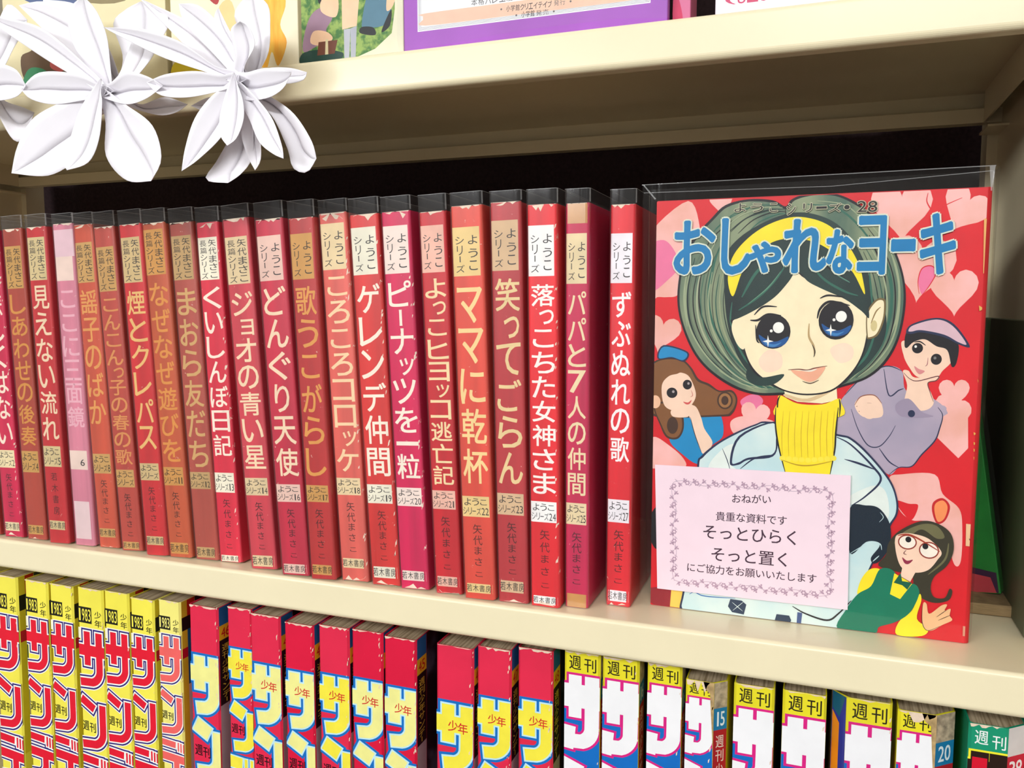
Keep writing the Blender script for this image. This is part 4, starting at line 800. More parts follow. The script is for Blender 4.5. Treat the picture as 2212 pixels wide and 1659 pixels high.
def clip_poly(P, x0, x1, y0, y1):
    def cl(P, f, inter):
        out = []
        for i in range(len(P)):
            a, b = P[i - 1], P[i]
            if f(b):
                if not f(a): out.append(inter(a, b))
                out.append(b)
            elif f(a): out.append(inter(a, b))
        return out
    def ix(X): return lambda a, b: (X, a[1] + (b[1] - a[1]) * (X - a[0]) / (b[0] - a[0]))
    def iy(Y): return lambda a, b: (a[0] + (b[0] - a[0]) * (Y - a[1]) / (b[1] - a[1]), Y)
    for f, g in ((lambda p: p[0] >= x0, ix(x0)), (lambda p: p[0] <= x1, ix(x1)), (lambda p: p[1] >= y0, iy(y0)), (lambda p: p[1] <= y1, iy(y1))):
        P = cl(P, f, g)
        if not P: return []
    return P
HAIR = mat('hair_paint', (140, 152, 118), 0.5, 0.0, 30, 0.4, stretch=(2.2, 1, 0.5), rgb2=(74, 104, 88), contrast=(0.36, 0.62), coat=.15)
DARKHAIR = mat('dark_hair_paint', (30, 62, 56), 0.5, 0.0, 24, 0.4, stretch=(1.5, 1, 0.8), rgb2=(14, 34, 36), contrast=(0.35, 0.65), coat=.15)
P = Print(csurf); h = L0
P.rect(0.0006, XM, 0.0004, YM, mat('printed_red', (222, 26, 38), 0.45, 0.05, 40, coat=.1), h)
def colmat(c):
    if c == 'hair': return HAIR
    c = tuple(c)
    if c == (26, 60, 54): return DARKHAIR
    if c in ((246, 188, 182),): return mat('printed_pink', c, 0.45, 0.05, 45, rgb2=(238, 176, 160), contrast=(.35, .6), coat=.1)
    if c in ((196, 224, 226),): return mat('printed_pale_blue', c, 0.45, 0.0, 38, rgb2=(222, 236, 230), contrast=(.35, .65), coat=.1)
    if c in ((184, 168, 186),): return mat('printed_lilac', c, 0.45, 0.0, 40, rgb2=(166, 156, 176), contrast=(.35, .65), coat=.1)
    return mat('printed_ink', c, 0.45, 0.03, 120, coat=.1)
for kind, c, pts, wd in ART:
    h += L0 * 0.45
    m = colmat(c)
    if kind == 'e':
        (x, y), (rx, ry) = pts
        poly = [((x + rx * math.cos(a * math.pi / 12)) / 1000, (y + ry * math.sin(a * math.pi / 12)) / 1000) for a in range(24)]
    else:
        q = [(a / 1000, b / 1000) for a, b in pts]
        if kind == 's': poly = catmull(q, 5, True)
        elif kind == 'p': poly = q
        else:
            c_ = catmull(q, 6); n_ = len(c_)
            # brush line that thins towards both ends
            Lp, Rp = [], []
            for k in range(n_):
                a = Vector(c_[max(k - 1, 0)]); b = Vector(c_[min(k + 1, n_ - 1)]); d = (b - a)
                d = d.normalized() if d.length > 1e-9 else Vector((1, 0)); nn = Vector((-d.y, d.x))
                ww = wd / 2000 * (0.35 + 0.65 * math.sin(math.pi * k / (n_ - 1)))
                Lp.append(tuple(Vector(c_[k]) + nn * ww)); Rp.append(tuple(Vector(c_[k]) - nn * ww))
            poly = Lp + Rp[::-1]
    poly = clip_poly(poly, 0.0006, XM, 0.0004, YM)
    P.poly(poly, m, h)
P.build('cover_picture', fb)
H1 = h + L0
P = Print(csurf)
for sp_, c, hh in ((0.00145, (222, 228, 206), H1), (0.00075, (4, 124, 182), H1 + L0 * 3)):
    for ch, a, b, w_, h_ in TITLE:
        P.glyph(ch, a / 1000 + .0004, b / 1000 + .0004, w_ / 1000 - .0008, h_ / 1000 - .0008, ink(c), hh, spread=sp_, dirs=10)
P.build('title_lettering', fb)
P = Print(csurf)
for ch, a, b, w_, h_ in SER:
    P.glyph(ch, a / 1000, b / 1000, w_ / 1000, h_ / 1000, ink((196, 192, 160)), H1 - L0 * .5, spread=0.00032, dirs=6)
    P.glyph(ch, a / 1000, b / 1000, w_ / 1000, h_ / 1000, ink((30, 26, 30)), H1, 0.004)
P.build('series_lettering', fb)
# clear bag around it
bx0, bx1, bz = -0.0052, 0.1512, 0.2180
yf = -(H1 + L0 * 6)
V = [(bx0, yf, 0.0003), (bx1 - .002, yf, 0.0003), (bx1, 0.004, 0.0003), (bx1, 0.0172, 0.0003), (bx0, 0.0172, 0.0003),
     (bx0 - .0015, yf - .0006, bz), (bx1 - .001, yf - .0006, bz + .0008), (bx1 + .002, 0.006, bz + .0012), (bx1 + .002, 0.0175, bz + .0012), (bx0 - .0015, 0.0175, bz)]
F = [(0, 1, 6, 5), (1, 2, 7, 6), (2, 3, 8, 7), (3, 4, 9, 8), (4, 0, 5, 9)]
sl = mesh('plastic_sleeve', V, F, FILM2, fb)
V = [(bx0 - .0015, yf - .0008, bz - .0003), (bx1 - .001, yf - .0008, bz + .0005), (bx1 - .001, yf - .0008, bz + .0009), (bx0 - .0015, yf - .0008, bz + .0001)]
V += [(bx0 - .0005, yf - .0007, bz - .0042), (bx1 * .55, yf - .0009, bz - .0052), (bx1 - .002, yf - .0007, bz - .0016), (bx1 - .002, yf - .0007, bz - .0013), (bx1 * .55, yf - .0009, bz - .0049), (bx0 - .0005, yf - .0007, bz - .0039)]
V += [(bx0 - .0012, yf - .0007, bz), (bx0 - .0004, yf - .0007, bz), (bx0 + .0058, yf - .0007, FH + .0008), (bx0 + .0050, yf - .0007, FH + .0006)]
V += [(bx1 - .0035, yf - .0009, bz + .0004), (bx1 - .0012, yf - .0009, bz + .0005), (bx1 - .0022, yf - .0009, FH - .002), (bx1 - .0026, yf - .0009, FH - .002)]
mesh('sleeve_crease_glint', V, [(0, 1, 2, 3), (4, 5, 8, 9), (5, 6, 7, 8), (10, 13, 12, 11), (14, 17, 16, 15)], FILM_GLINT, sl)['kind'] = 'stuff'  # pale lines drawn as glints along the bag's rim and folds
md = sl.modifiers.new('fold', 'BEVEL'); md.width = 0.0008; md.segments = 2

# request card
note = thing('request_card', 'small pink printed request card おねがい taped over the face out comic', 'card', (0, 0, 0))
YN = 0.0286 + yf - 0.0009
(ax, az), (bx, bz_), (cx_, cz_), (dx, dz) = [(p[0] / 1000, p[1] / 1000) for p in NOTE]
V = []
for (px, pz) in ((ax, az), (bx, bz_), (cx_, cz_), (dx, dz)):
    V.append((px, YN, pz))
V += [(a, b + 0.0003, c) for a, b, c in V]
mesh('card_sheet', V, [(3, 2, 1, 0), (4, 5, 6, 7), (0, 1, 5, 4), (1, 2, 6, 5), (2, 3, 7, 6), (3, 0, 4, 7)], mat('pink_card', (246, 220, 230), 0.7, 0.015, 60), note)
def nsurf(u, v, h): return (u, YN - h, v)
P = Print(nsurf); mk = ink((74, 50, 66))
for s_, a, b, hh in NLINES:
    n = len(s_); dx_ = (b[0] - a[0]) / n; dz_ = (b[1] - a[1]) / n; hh = hh * 1.0
    for q, ch in enumerate(s_):
        sz = dx_ * 1.02
        P.glyph(ch, (a[0] + dx_ * q) / 1000, (a[1] + dz_ * (q + .5) - sz * .5) / 1000, sz / 1000, sz / 1000, mk, L0 * 2, 0.010, fit=False)
P.build('card_lettering', note)
P = Print(nsurf); mo = ink((184, 152, 172)); mo2 = ink((206, 180, 196))
nb = [Vector((p[0] / 1000, p[1] / 1000)) for p in NBORDER]
def disc(c, r, n=8): return [(c.x + r * math.cos(2 * math.pi * k / n), c.y + r * math.sin(2 * math.pi * k / n)) for k in range(n)]
def leafp(c, d, ln, wd):
    nrm = Vector((-d.y, d.x))
    return [tuple(c), tuple(c + d * ln * .35 + nrm * wd), tuple(c + d * ln), tuple(c + d * ln * .35 - nrm * wd)]
for e in range(4):
    A_, B_ = nb[e], nb[(e + 1) % 4]; d = (B_ - A_); Ln = d.length; d.normalize(); nrm = Vector((-d.y, d.x)); n = 60
    wave = [tuple(A_ + d * Ln * k / n + nrm * 0.0011 * math.sin(k / n * Ln / 0.0105 * math.pi)) for k in range(n + 1)]
    P.poly(stroke(wave, 0.00035), mo2, L0)
    k = 0; x = 0.002
    while x < Ln - 0.001:
        c = A_ + d * x; s_ = 1 if k % 2 else -1
        if k % 6 in (2, 4):
            for q in range(6):
                a = q * math.pi / 3; P.poly(disc(c + Vector((math.cos(a), math.sin(a))) * .0009, .00048, 6), mo, L0 * 2)
            P.poly(disc(c, .00045), mat('pink_card', (246, 220, 230), 0.7, 0.015, 60), L0 * 3)
        else:
            P.poly(leafp(c, (d * .7 + nrm * s_ * .6).normalized(), .0032, .0006), mo, L0 * 2)
            P.poly(leafp(c, (d * -.6 + nrm * -s_ * .7).normalized(), .0024, .0005), mo2, L0 * 1.5)
            P.poly(disc(c + nrm * s_ * .0019 + d * .0008, .0005, 6), mo, L0 * 2)
        x += 0.0024; k += 1
P.build('floral_border', note)

# ---------------------------------------------------------------- leaning picture book in the corner
gb = thing('leaning_comic', 'green covered comic in a clear bag leaning on the side of the bookcase', 'book', (0.0935, 0.0865, 0.0066), (-0.05, -0.17, math.radians(-20)))
gw, gh, gd = 0.105, 0.150, 0.009
GM = mat('green_cover', (38, 132, 52), 0.4, 0.12, 40, coat=.2)
box('cover', -gw, 0, 0, gd, 0.001, gh, GM, gb, 0.0006)
P = Print(lambda u, v, h: (u, -h, v))
P.poly([(-.001, .012), (-.018, .016), (-.030, .032), (-.044, .038), (-.060, .046), (-.060, .0015), (-.001, .0015)], ink((60, 30, 60)), L0)
P.poly([(-.004, .0095), (-.020, .013), (-.031, .029), (-.045, .035), (-.060, .043), (-.060, .0015), (-.002, .0015)], ink((196, 66, 74)), L0 * 2)
P.poly(disc(Vector((-.034, .062)), .0062, 16), ink((206, 160, 180)), L0 * 2)
P.poly(catmull([(-.034, .092), (-.020, .098), (-.022, .112), (-.034, .116), (-.026, .128), (-.034, .148), (-.06, .148), (-.06, .086)], 5, True), ink((186, 190, 150)), L0 * 2)
P.poly(catmull([(-.037, .094), (-.024, .099), (-.026, .110), (-.038, .116), (-.030, .128), (-.038, .146), (-.06, .146), (-.06, .090)], 5, True), ink((36, 28, 48)), L0 * 3)
P.poly(disc(Vector((-.027, .105)), .0065, 14), ink((150, 24, 50)), L0 * 4)
P.build('cover_picture', gb)
V, F = boxvf(-gw - .002, .002, -.0012, gd + .0012, 0.0002, gh + .007)
mesh('plastic_sleeve', V, F[2:], FILM2, gb)
lb_ = thing('flat_booklet', 'thin brown booklet lying flat under the leaning green comic', 'book', (0.0, 0.0, 0.0))
box('page_block', 0.060, 0.0985, 0.072, 0.188, 0.0003, 0.0062, mat('brown_paper', (150, 126, 88), 0.85, 0.12, 200, stretch=(1, 1, 20)), lb_, 0.0008)
pb = thing('grey_folder', 'grey olive folder standing against the right side of the shelf behind the comic', 'folder', (0.0970, 0.045, 0))
box('cover', -0.0015, 0.0022, 0, 0.145, 0.0004, 0.150, mat('olive_board', (96, 100, 74), 0.5, 0.15, 20), pb, 0.0007)

# ---------------------------------------------------------------- weekly magazines on the lower shelf
def arc(c, r, a0, a1, n=8): return [(c[0] + r * math.cos(math.radians(a0 + (a1 - a0) * k / n)), c[1] + r * math.sin(math.radians(a0 + (a1 - a0) * k / n))) for k in range(n + 1)]
# logo strokes: centre lines in spine widths, v downwards from the top of the spine
LOGO_Y = [([(-.2, 1.95), (1.2, 1.95)], .34), ([(.33, 1.36), (.33, 2.42)], .24), ([(.79, 1.36), (.79, 2.45)] + [(p[0], p[1]) for p in arc((.39, 2.55), .40, 0, 75)][1:] + [(.02, 2.97)], .25),
          ([(.02, 3.50), (.52, 3.78)], .26), ([(.84, 3.62), (.84, 4.40)] + arc((.42, 4.50), .42, 0, 75)[1:] + [(.02, 4.95)], .25),
          ([(-.2, 5.40), (.62, 5.46)], .24), ([(.74, 5.34), (.74, 5.68)], .07), ([(.86, 5.36), (.86, 5.70)], .07), ([(.97, 5.38), (.97, 5.72)], .05),
          ([(-.2, 5.92), (1.2, 6.02)], .30), ([(.64, 5.95), (.64, 6.35)] + arc((.30, 6.38), .34, 0, 75)[1:] + [(.02, 6.74)], .25), ([(.55, 7.2), (.55, 9.6)], .40)]
LOGO_R = [([(-.2, 2.02), (1.2, 2.02)], .42), ([(.32, 1.52), (.32, 2.50)], .34), ([(.82, 1.52), (.82, 2.45)] + arc((.40, 2.62), .42, 0, 75)[1:] + [(.20, 3.06)], .33),
          ([(.14, 3.55), (.62, 3.80)], .42), ([(.90, 3.72), (.90, 4.45)] + arc((.50, 4.55), .40, 0, 75)[1:] + [(.20, 4.97)], .33),
          ([(-.1, 5.55), (.5, 5.6)], .42), ([(.66, 5.4), (.66, 5.8)], .12), ([(.9, 5.4), (.9, 5.8)], .12), ([(-.2, 6.3), (1.2, 6.35)], .4), ([(.7, 6.3), (.7, 6.9)] + arc((.3, 6.95), .4, 0, 75)[1:] + [(.1, 7.4)], .34), ([(.5, 7.9), (.5, 10)], .5)]
LOGO_W = [([(-.2, 1.24), (1.2, 1.24)], .66), ([(.31, .66), (.31, 1.86)], .36), ([(.78, .66), (.78, 1.9)] + arc((.36, 2.12), .42, 0, 70)[1:] + [(-.2, 2.56)], .40), ([(-.2, 2.40), (.3, 2.45)], .66),
          ([(-.2, 3.2), (.5, 3.45)], .5), ([(.82, 3.5), (.82, 4.3)] + arc((.36, 4.5), .45, 0, 70)[1:] + [(-.2, 5.0)], .4)]
MAG_GROUP = 'weekly comic magazines standing spine out on the lower shelf'
D_M = 0.180
def magazine(kind, x, y, zt, w, label, fade=0, sidetxt='', lean=0.0, cham_r=0.0, cham_l=0.0, seed=0, torn=False, accent=None):
    rnd = random.Random(seed)
    w /= 1000; x /= 1000; y /= 1000; H = zt / 1000 - Z_LOW
    t = thing('weekly_magazine', label, 'magazine', (x, y, Z_LOW), (0, lean, 0), MAG_GROUP)
    r = 0.0012
    bgc = {'Y': (250, 238, 84), 'R': (224, 18, 62), 'W': (238, 226, 40), 'G': (20, 150, 112)}[kind]
    if kind == 'Y' and fade: bgc = (250, 240, 130)
    if kind == 'R' and fade: bgc = (230, 40, 76)
    cr, cl = cham_r / 1000, cham_l / 1000
    pts = [(-cl, D_M)] + ([(-cl, cl * 1.1), (0, 0.0004)] if cl else [(0, r)]) + [(r, 0), (w - r, 0)] + ([(w, 0.0004), (w + cr, cr * 0.9), (w + cr, D_M)] if cr else [(w, r), (w, D_M)])
    msp = mat('magazine_cover', bgc, 0.45, 0.03, 50, 0.4, wear=(0.70, (250, 240, 232), 420))
    inner = [(a + (0.0006 if a < w / 2 else -0.0006), b + (0.0006 if b < D_M - .001 else 0)) for a, b in pts]
    n = len(pts)
    zb, ztp = 0.0, H
    V = [(a, b, zb) for a, b in pts] + [(a, b, ztp - (rnd.random() * .0007)) for a, b in pts] + [(a, b, zb) for a, b in inner] + [(a, b, ztp - .0003) for a, b in inner]
    F = []
    for k in range(n - 1):
        F += [(k, k + 1, n + k + 1, n + k), (2 * n + k + 1, 2 * n + k, 3 * n + k, 3 * n + k + 1), (n + k, n + k + 1, 3 * n + k + 1, 3 * n + k)]
    mesh('cover', V, F, msp, t)
    prism('page_block', inner, 0.0004, H - 0.0010, mat('pulp_paper', (206, 186, 154), 0.95, 0.0, 900, 0.05, stretch=(1, .02, 1), rgb2=(150, 130, 100), contrast=(.35, .6), bump=.3), t)
    S = lambda u, v, h: (u, -h, H - v)
    P = Print(S)
    Wd = w
    def U(p): return (p[0] * Wd, p[1] * Wd)
    def clip(poly): return clip_poly(poly, 0.0001, w - 0.0001, 0.0003, min(H - 0.001, 0.17))
    hcur = [L0]
    def lay(polys, m):
        for q, pl_ in enumerate(polys): P.poly(clip([U(p) for p in pl_]), m, hcur[0] + q * L0 * .08)
        hcur[0] += L0 * 1.6
    def outl(L_, d): return [stroke(p, t_ + 2 * d, d) for p, t_ in L_]
    if kind == 'Y':
        lay([[(0, 1.26), (1, 1.26), (1, 1.6), (0, 1.6)]], ink((252, 248, 214)))
        NVY = ink((44, 34, 120)); WHT = ink((252, 250, 244))
        lay(outl(LOGO_Y, .125), WHT); lay(outl(LOGO_Y, .095), NVY); lay(outl(LOGO_Y, .045), WHT)
        lay(outl(LOGO_Y, 0), ink((232, 24, 50) if not fade else (246, 104, 100)))
        K_ = ink((28, 26, 18))
        lay([[(.02, .60), (.54, .60), (.54, 1.10), (.02, 1.10)]], K_)
        hh = hcur[0]
        for q, ch in enumerate('1983'): P.glyph(ch, w * (.06 + .12 * q), H * 0 + 0, 0, 0, K_, hh) if False else None
        PP = Print(lambda u, v, h: (u, -h, v))
        my = ink(bgc)
        for q, ch in enumerate('1983'): PP.glyph(ch, w * (.055 + .12 * q), H - w * 1.04, w * (.06 if ch == '1' else .095), w * .38, my, hh, 0.02)
        for q, ch in enumerate('少年'): PP.glyph(ch, w * .66, H - w * (.90 + .27 * q), w * .26, w * .22, K_, hh, 0.01)
        for q, ch in enumerate('週刊'): PP.glyph(ch, w * (.06 + .26 * q), H - w * (4.50 + .03 * q), w * .23, w * .30, K_, hh, 0.018)
        PP.build('masthead_lettering', t)['kind'] = 'stuff'
    elif kind == 'R':
        for q in range(1): pass
        lay(outl(LOGO_R, .115), ink((16, 112, 196))); lay(outl(LOGO_R, .045), ink((196, 236, 244)))
        lay(outl(LOGO_R, 0), ink((246, 242, 150) if fade != 2 else (250, 236, 70)))
        hh = hcur[0]; PP = Print(lambda u, v, h: (u, -h, v))
        if fade != 3:
            for q, ch in enumerate('少年'): PP.glyph(ch, w * (.32 + .27 * q), H - w * (2.20 + .03 * q), w * .26, w * .28, ink((214, 40, 40)), hh, 0.02)
        for q, ch in enumerate('週刊'): PP.glyph(ch, w * (.10 + .28 * q), H - w * (4.50 + .03 * q), w * .26, w * .32, ink((26, 10, 16)), hh, 0.024)
        PP.build('masthead_lettering', t)['kind'] = 'stuff'
    elif kind == 'W':
        lay([[(0, 1.62), (1, 1.62), (1, 9.5), (0, 9.5)]], ink((14, 110, 196)))
        lay(outl(LOGO_W, .065), ink((222, 34, 132))); lay(outl(LOGO_W, 0), mat('printed_white', (248, 248, 250), .45, .02, 60))
        hh = hcur[0]; PP = Print(lambda u, v, h: (u, -h, v))
        for q, ch in enumerate('週刊'): PP.glyph(ch, w * (.14 + .42 * q), H - w * (.50 + .03 * q), w * .33, w * .38, ink((34, 26, 16)), hh, 0.012)
        PP.build('masthead_lettering', t)['kind'] = 'stuff'
    elif kind == 'G':
        lay([[(0, 1.3), (1, 1.3), (1, 9.5), (0, 9.5)]], ink((214, 16, 44)))
        q_ = LOGO_W[:2] + [([(.78, .66), (.78, 1.9)], .36)]
        q_ = [([(a, b + .22) for a, b in p_], t_) for p_, t_ in q_]
        lay(outl(q_, .11), ink((244, 236, 50))); lay(outl(q_, .05), ink((40, 20, 12))); lay([[(0.12, 1.0), (.5, 1.0), (.5, 1.4), (1, 1.4), (1, 9.5), (0, 9.5), (0, 1.4), (.12, 1.4)]], ink((216, 16, 46)))
        hh = hcur[0]; PP = Print(lambda u, v, h: (u, -h, v))
        for q, ch in enumerate('週刊'): PP.glyph(ch, w * (.16 + .44 * q), H - w * (.60 + .08 * q), w * .34, w * .40, ink((244, 250, 246)), hh, 0.012)
        for q, ch in enumerate('少年'): PP.glyph(ch, w * (.14 + .40 * q), H - w * 1.75, w * .38, w * .34, ink((40, 10, 10)), hh, 0.03)
        PP.build('masthead_lettering', t)['kind'] = 'stuff'
    # chipped paper along the worn top edge and corner
    mw = mat('torn_paper', (238, 214, 190), 0.9, 0.06, 300, 0.1)
    Q = Print(lambda u, v, h: (u, -h, v)); scraps(Q, w, H - .0003, 10, mw, hcur[0] + L0 * 2, rnd, 0.0016 if not torn else 0.006)
    for _ in range(14 if kind == 'R' else 3):
        u = w - rnd.random() ** 2 * .0022 - .0002; v = H - rnd.random() * .07; s_ = rnd.uniform(.0002, .0006)
        Q.poly([(u - s_, v - s_ * 2), (u, v - s_), (min(u + s_ * .6, w - .00005), v + s_ * 3), (u - s_, v + s_)], mw, hcur[0] + L0 * 2)
    if torn:
        Q.poly([(w * .62, H - .0002), (w * .70, H - .004), (w * .86, H - .006), (w * .9, H - .016), (w * .97, H - .03), (w - .00005, H - .05), (w - .00005, H - .0002)], mat('torn_brown_paper', (190, 160, 110), .9, .2, 300), hcur[0] + L0 * 2)
    Q.build('torn_edge', t)['kind'] = 'stuff'
    P.build('spine_logo', t)
    # the strip and picture on the front cover beside the spine
    if cr:
        A_ = Vector((w, 0.0004, 0)); B_ = Vector((w + cr, cr * .9, 0))
    else:
        A_ = Vector((w, r, 0)); B_ = Vector((w, r + .012, 0))
    dd = (B_ - A_); LL = dd.length; dd.normalize(); nn = Vector((dd.y, -dd.x, 0))
    sd = lambda u, v, h: tuple(A_ + dd * u + nn * h + Vector((0, 0, v)))
    R_ = Print(sd)
    if kind == 'Y':
        R_.rect(0, LL * .42, H - .13, H - .0005, ink((232, 212, 50)), L0)
        R_.rect(LL * .42, LL, H - w * .62, H - .0005, ink((196, 40, 24)), L0); R_.rect(0, LL, H - w * 1.12, H - w * .62, ink((24, 22, 22)), L0 * 2)
        R_.rect(0, LL * .42, H - w * 2.15, H - w * 1.78, ink((206, 20, 52)), L0 * 2); R_.rect(LL * .42, LL, H - w * 3.2, H - w * 1.12, ink((14, 104, 160)), L0); R_.rect(LL * .42, LL, H - .13, H - w * 3.2, ink((212, 210, 206)), L0)
        vertical(R_, 'マガジン', LL * .5, LL * .9, H - w * 1.2, H - w * 2.4, ink((110, 170, 210)), L0 * 3) if False else None
    elif kind == 'R':
        R_.rect(0, LL, H - .0125, H - .0005, ink((22, 112, 176)), L0); R_.rect(0, LL, H - .022, H - .0125, ink((242, 208, 40)), L0)
        horizontal(R_, sidetxt or '46', LL * .15, LL * .85, H - .0205, H - .0145, ink((206, 40, 30)), L0 * 3, .03)
        R_.rect(0, LL, H - .065, H - .022, ink((26, 24, 26)), L0)
        vertical(R_, '週刊少年サンデー', LL * .2, LL * .8, H - .025, H - .064, ink((222, 206, 70)), L0 * 3, .01)
        R_.rect(0, LL, H - .16, H - .065, ink((176, 172, 176)), L0)
    elif kind in 'WG':
        top = ink((228, 222, 222)) if kind == 'G' else mat('worn_strip', (186, 168, 140), .9, .25, 300)
        R_.rect(0, LL, H - .014, H - .0005, top, L0)
        if kind == 'G':
            R_.rect(0, LL, H - .16, H - .014, ink((212, 30, 60)), L0); horizontal(R_, '38', LL * .1, LL * .9, H - .0245, H - .0165, ink((248, 240, 240)), L0 * 3, .03)
        else:
            R_.rect(0, LL, H - .0255, H - .014, ink((26, 122, 172)), L0); horizontal(R_, sidetxt or '16', LL * .15, LL * .85, H - .0235, H - .0160, ink((230, 240, 244)), L0 * 3, .03)
            R_.rect(0, LL, H - .16, H - .0255, ink((176, 26, 40)), L0)
            vertical(R_, '週刊少年サンデー', LL * .2, LL * .8, H - .028, H - .085, ink((236, 214, 200)), L0 * 3, .01)
    R_.build('cover_strip', t)
    # picture side behind the strip
    if not cr:
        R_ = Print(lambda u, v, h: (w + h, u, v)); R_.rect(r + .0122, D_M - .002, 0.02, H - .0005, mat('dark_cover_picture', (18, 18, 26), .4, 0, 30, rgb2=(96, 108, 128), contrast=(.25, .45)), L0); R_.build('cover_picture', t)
    if accent:
        R_ = Print(lambda u, v, h: (-cl + cl * u / .0055 - h * .7, cl * 1.1 * (1 - u / .0055) - h * .7, v))
        R_.rect(0, .0055, .02, H - .0005, ink((40, 50, 150)), L0)
        R_.poly([(.0002, H - .010), (.0030, H - .015), (.0030, H - .052), (.0002, H - .046)], ink((250, 150, 20)), L0 * 3)
        R_.poly([(.0002, H - .052), (.0022, H - .062), (.0012, H - .10), (.0002, H - .10)], ink((236, 206, 40)), L0 * 3)
        R_.poly([(.0002, H - .0005), (.0052, H - .0005), (.0030, H - .012), (.0002, H - .009)], ink((16, 96, 120)), L0 * 3)
        R_.build('cover_picture', t)
        sx0, sx1 = -cl - .0008, w + .0012
        V = [(sx0, cl * 1.1, .001), (0, -.0012, .001), (w, -.0012, .001), (sx1, .002, .001), (sx1, D_M, .001)]
        V += [(a, b, H + .0022) for a, b, c in V]
        mesh('plastic_sleeve', V, [(k, k + 1, k + 6, k + 5) for k in range(4)], FILM2, t)
    return t
MG = [
 ('Y', -542.0, 14, -30.5, 22.2, 'yellow spined magazine cut by the frame edge, before the first full yellow one', {}),
 ('Y', -512.5, 14, -31.0, 21.0, 'yellow spined magazine dated 1983, second from the frame edge', {}),
 ('Y', -489.3, 14, -31.2, 20.6, 'yellow spined magazine dated 1983, third from the frame edge', {}),
 ('Y', -465.0, 14.5, -31.0, 22.4, 'yellow spined magazine dated 1983, fourth from the frame edge', {}),
 ('Y', -441.4, 14.5, -30.6, 20.8, 'yellow spined magazine dated 1983, just before the lower step in heights', {}),
 ('Y', -418.6, 14, -32.4, 19.4, 'low yellow spined magazine dated 1983 beside the faded one', {}),
 ('Y', -396.0, 14.5, -31.3, 17.8, 'faded yellow magazine with salmon lettering, last of the yellow ones', dict(fade=1)),
 ('R', -371.5, 15, -31.4, 22.3, 'red magazine with age spotted pale logo, first after the yellow ones', dict(fade=3)),
 ('R', -344.0, 17.5, -30.2, 18.4, 'red magazine with strong yellow logo, set back between two paler ones', dict(fade=2)),
 ('R', -324.5, 15, -31.2, 21.8, 'paler red magazine overlapping the strong yellow logo one', dict(fade=1)),
 ('R', -298.2, 13, -32.6, 20.6, 'red magazine with pale logo, fourth of the red ones', {}),
 ('R', -275.0, 14.5, -31.7, 20.8, 'red magazine with yellow logo, fifth of the red ones', dict(fade=2)),
 ('R', -252.5, 15, -31.4, 20.6, 'red magazine with pale logo, sixth of the red ones', {}),
 ('R', -230.6, 14.5, -32.4, 20.6, 'red magazine left of the dark gap, strip number 45 beside it', dict(sidetxt='45')),
 ('R', -197.5, 15, -32.6, 22.8, 'red magazine right of the dark gap, widest of the three there', dict(fade=2)),
 ('R', -173.0, 16.5, -30.8, 20.1, 'red magazine in the middle of the three right of the dark gap', dict(fade=2, sidetxt='47')),
 ('R', -149.8, 19, -29.2, 20.1, 'red magazine with torn lower edge, next to the white logo ones', dict(fade=2, sidetxt='48')),
 ('W', -122.4, 16, -26.0, 19.7, 'white logo magazine tucked highest under the shelf, first of its kind', {}),
 ('W', -101.4, 16, -26.1, 19.5, 'white logo magazine, second of its kind', {}),
 ('W', -77.7, 16, -25.9, 17.8, 'white logo magazine, third of its kind, before the torn one', {}),
 ('W', -58.0, 16, -31.6, 14.2, 'white logo magazine with ripped yellow top and strip number 15', dict(sidetxt='15', torn=True, cham_r=6.0)),
 ('W', -34.2, 16, -29.8, 19.4, 'white logo magazine with curled corner beside strip number 15', dict(sidetxt='17')),
 ('W', -11.0, 16, -29.6, 20.2, 'white logo magazine left of the blue and orange one', {}),
 ('W', 17.8, 15, -28.0, 20.2, 'white logo magazine in clear plastic with a blue and orange side', dict(cham_l=6.0, accent=True)),
 ('W', 40.3, 15, -30.3, 16.4, 'white logo magazine with ripped corner and strip number 20', dict(sidetxt='20', torn=True, cham_r=8.5)),
 ('G', 69.8, 15, -31.3, 16.0, 'green and red magazine with torn top and strip number 38', dict(torn=False, cham_r=8.0)),
]
slopes = {0: .020, 1: .018, 2: .016, 3: .015, 4: .015, 5: .014, 6: .010, 7: .012, 8: .010, 9: .006, 10: .006, 11: .005, 12: .008, 13: .008, 14: .008, 15: .006}
for q, (k_, x, y, zt, w_, lb, kw) in enumerate(MG):
    ln = slopes.get(q, 0.0)
    # the books lean to the right: x was measured at the top, the foot sits further left
    magazine(k_, x - ln * 258, y, zt - (w_ * ln), w_, lb, lean=ln, seed=q * 7 + 3, **kw)

# ---------------------------------------------------------------- things on the top shelf, standing face out
TS = 0.2887
def stand(name, label, cat, x0, x1, hgt, depth, c, y=0.008, lean=0.0, rough=.45):
    t = thing(name, label, cat, (x0, y, TS), (-lean, 0, 0))
    box('cover', 0, x1 - x0, 0, depth, 0.0003, hgt, mat('top_cover', c, rough, .04, 40, coat=.1), t, 0.0006)
    box('page_block', 0.001, x1 - x0 - 0.001, 0.0008, depth - 0.0008, hgt - .0006, hgt + 0.0001, mat('aged_paper', (206, 184, 140), 0.9, 0.1, 300, 0.1), t)
    return t
def sheet(): return Print(lambda u, v, h: (u, -h, v))
def shp(P, pts, c, h, smooth=True):
    q = [(a / 1000, b / 1000) for a, b in pts]
    P.poly(catmull(q, 5, True) if smooth else q, c if not isinstance(c, tuple) else ink(c), h)
t = stand('comic_book', 'small green and pink book behind the paper flowers at the frame edge', 'book', -0.585, -0.500, 0.18, 0.012, (226, 222, 214))
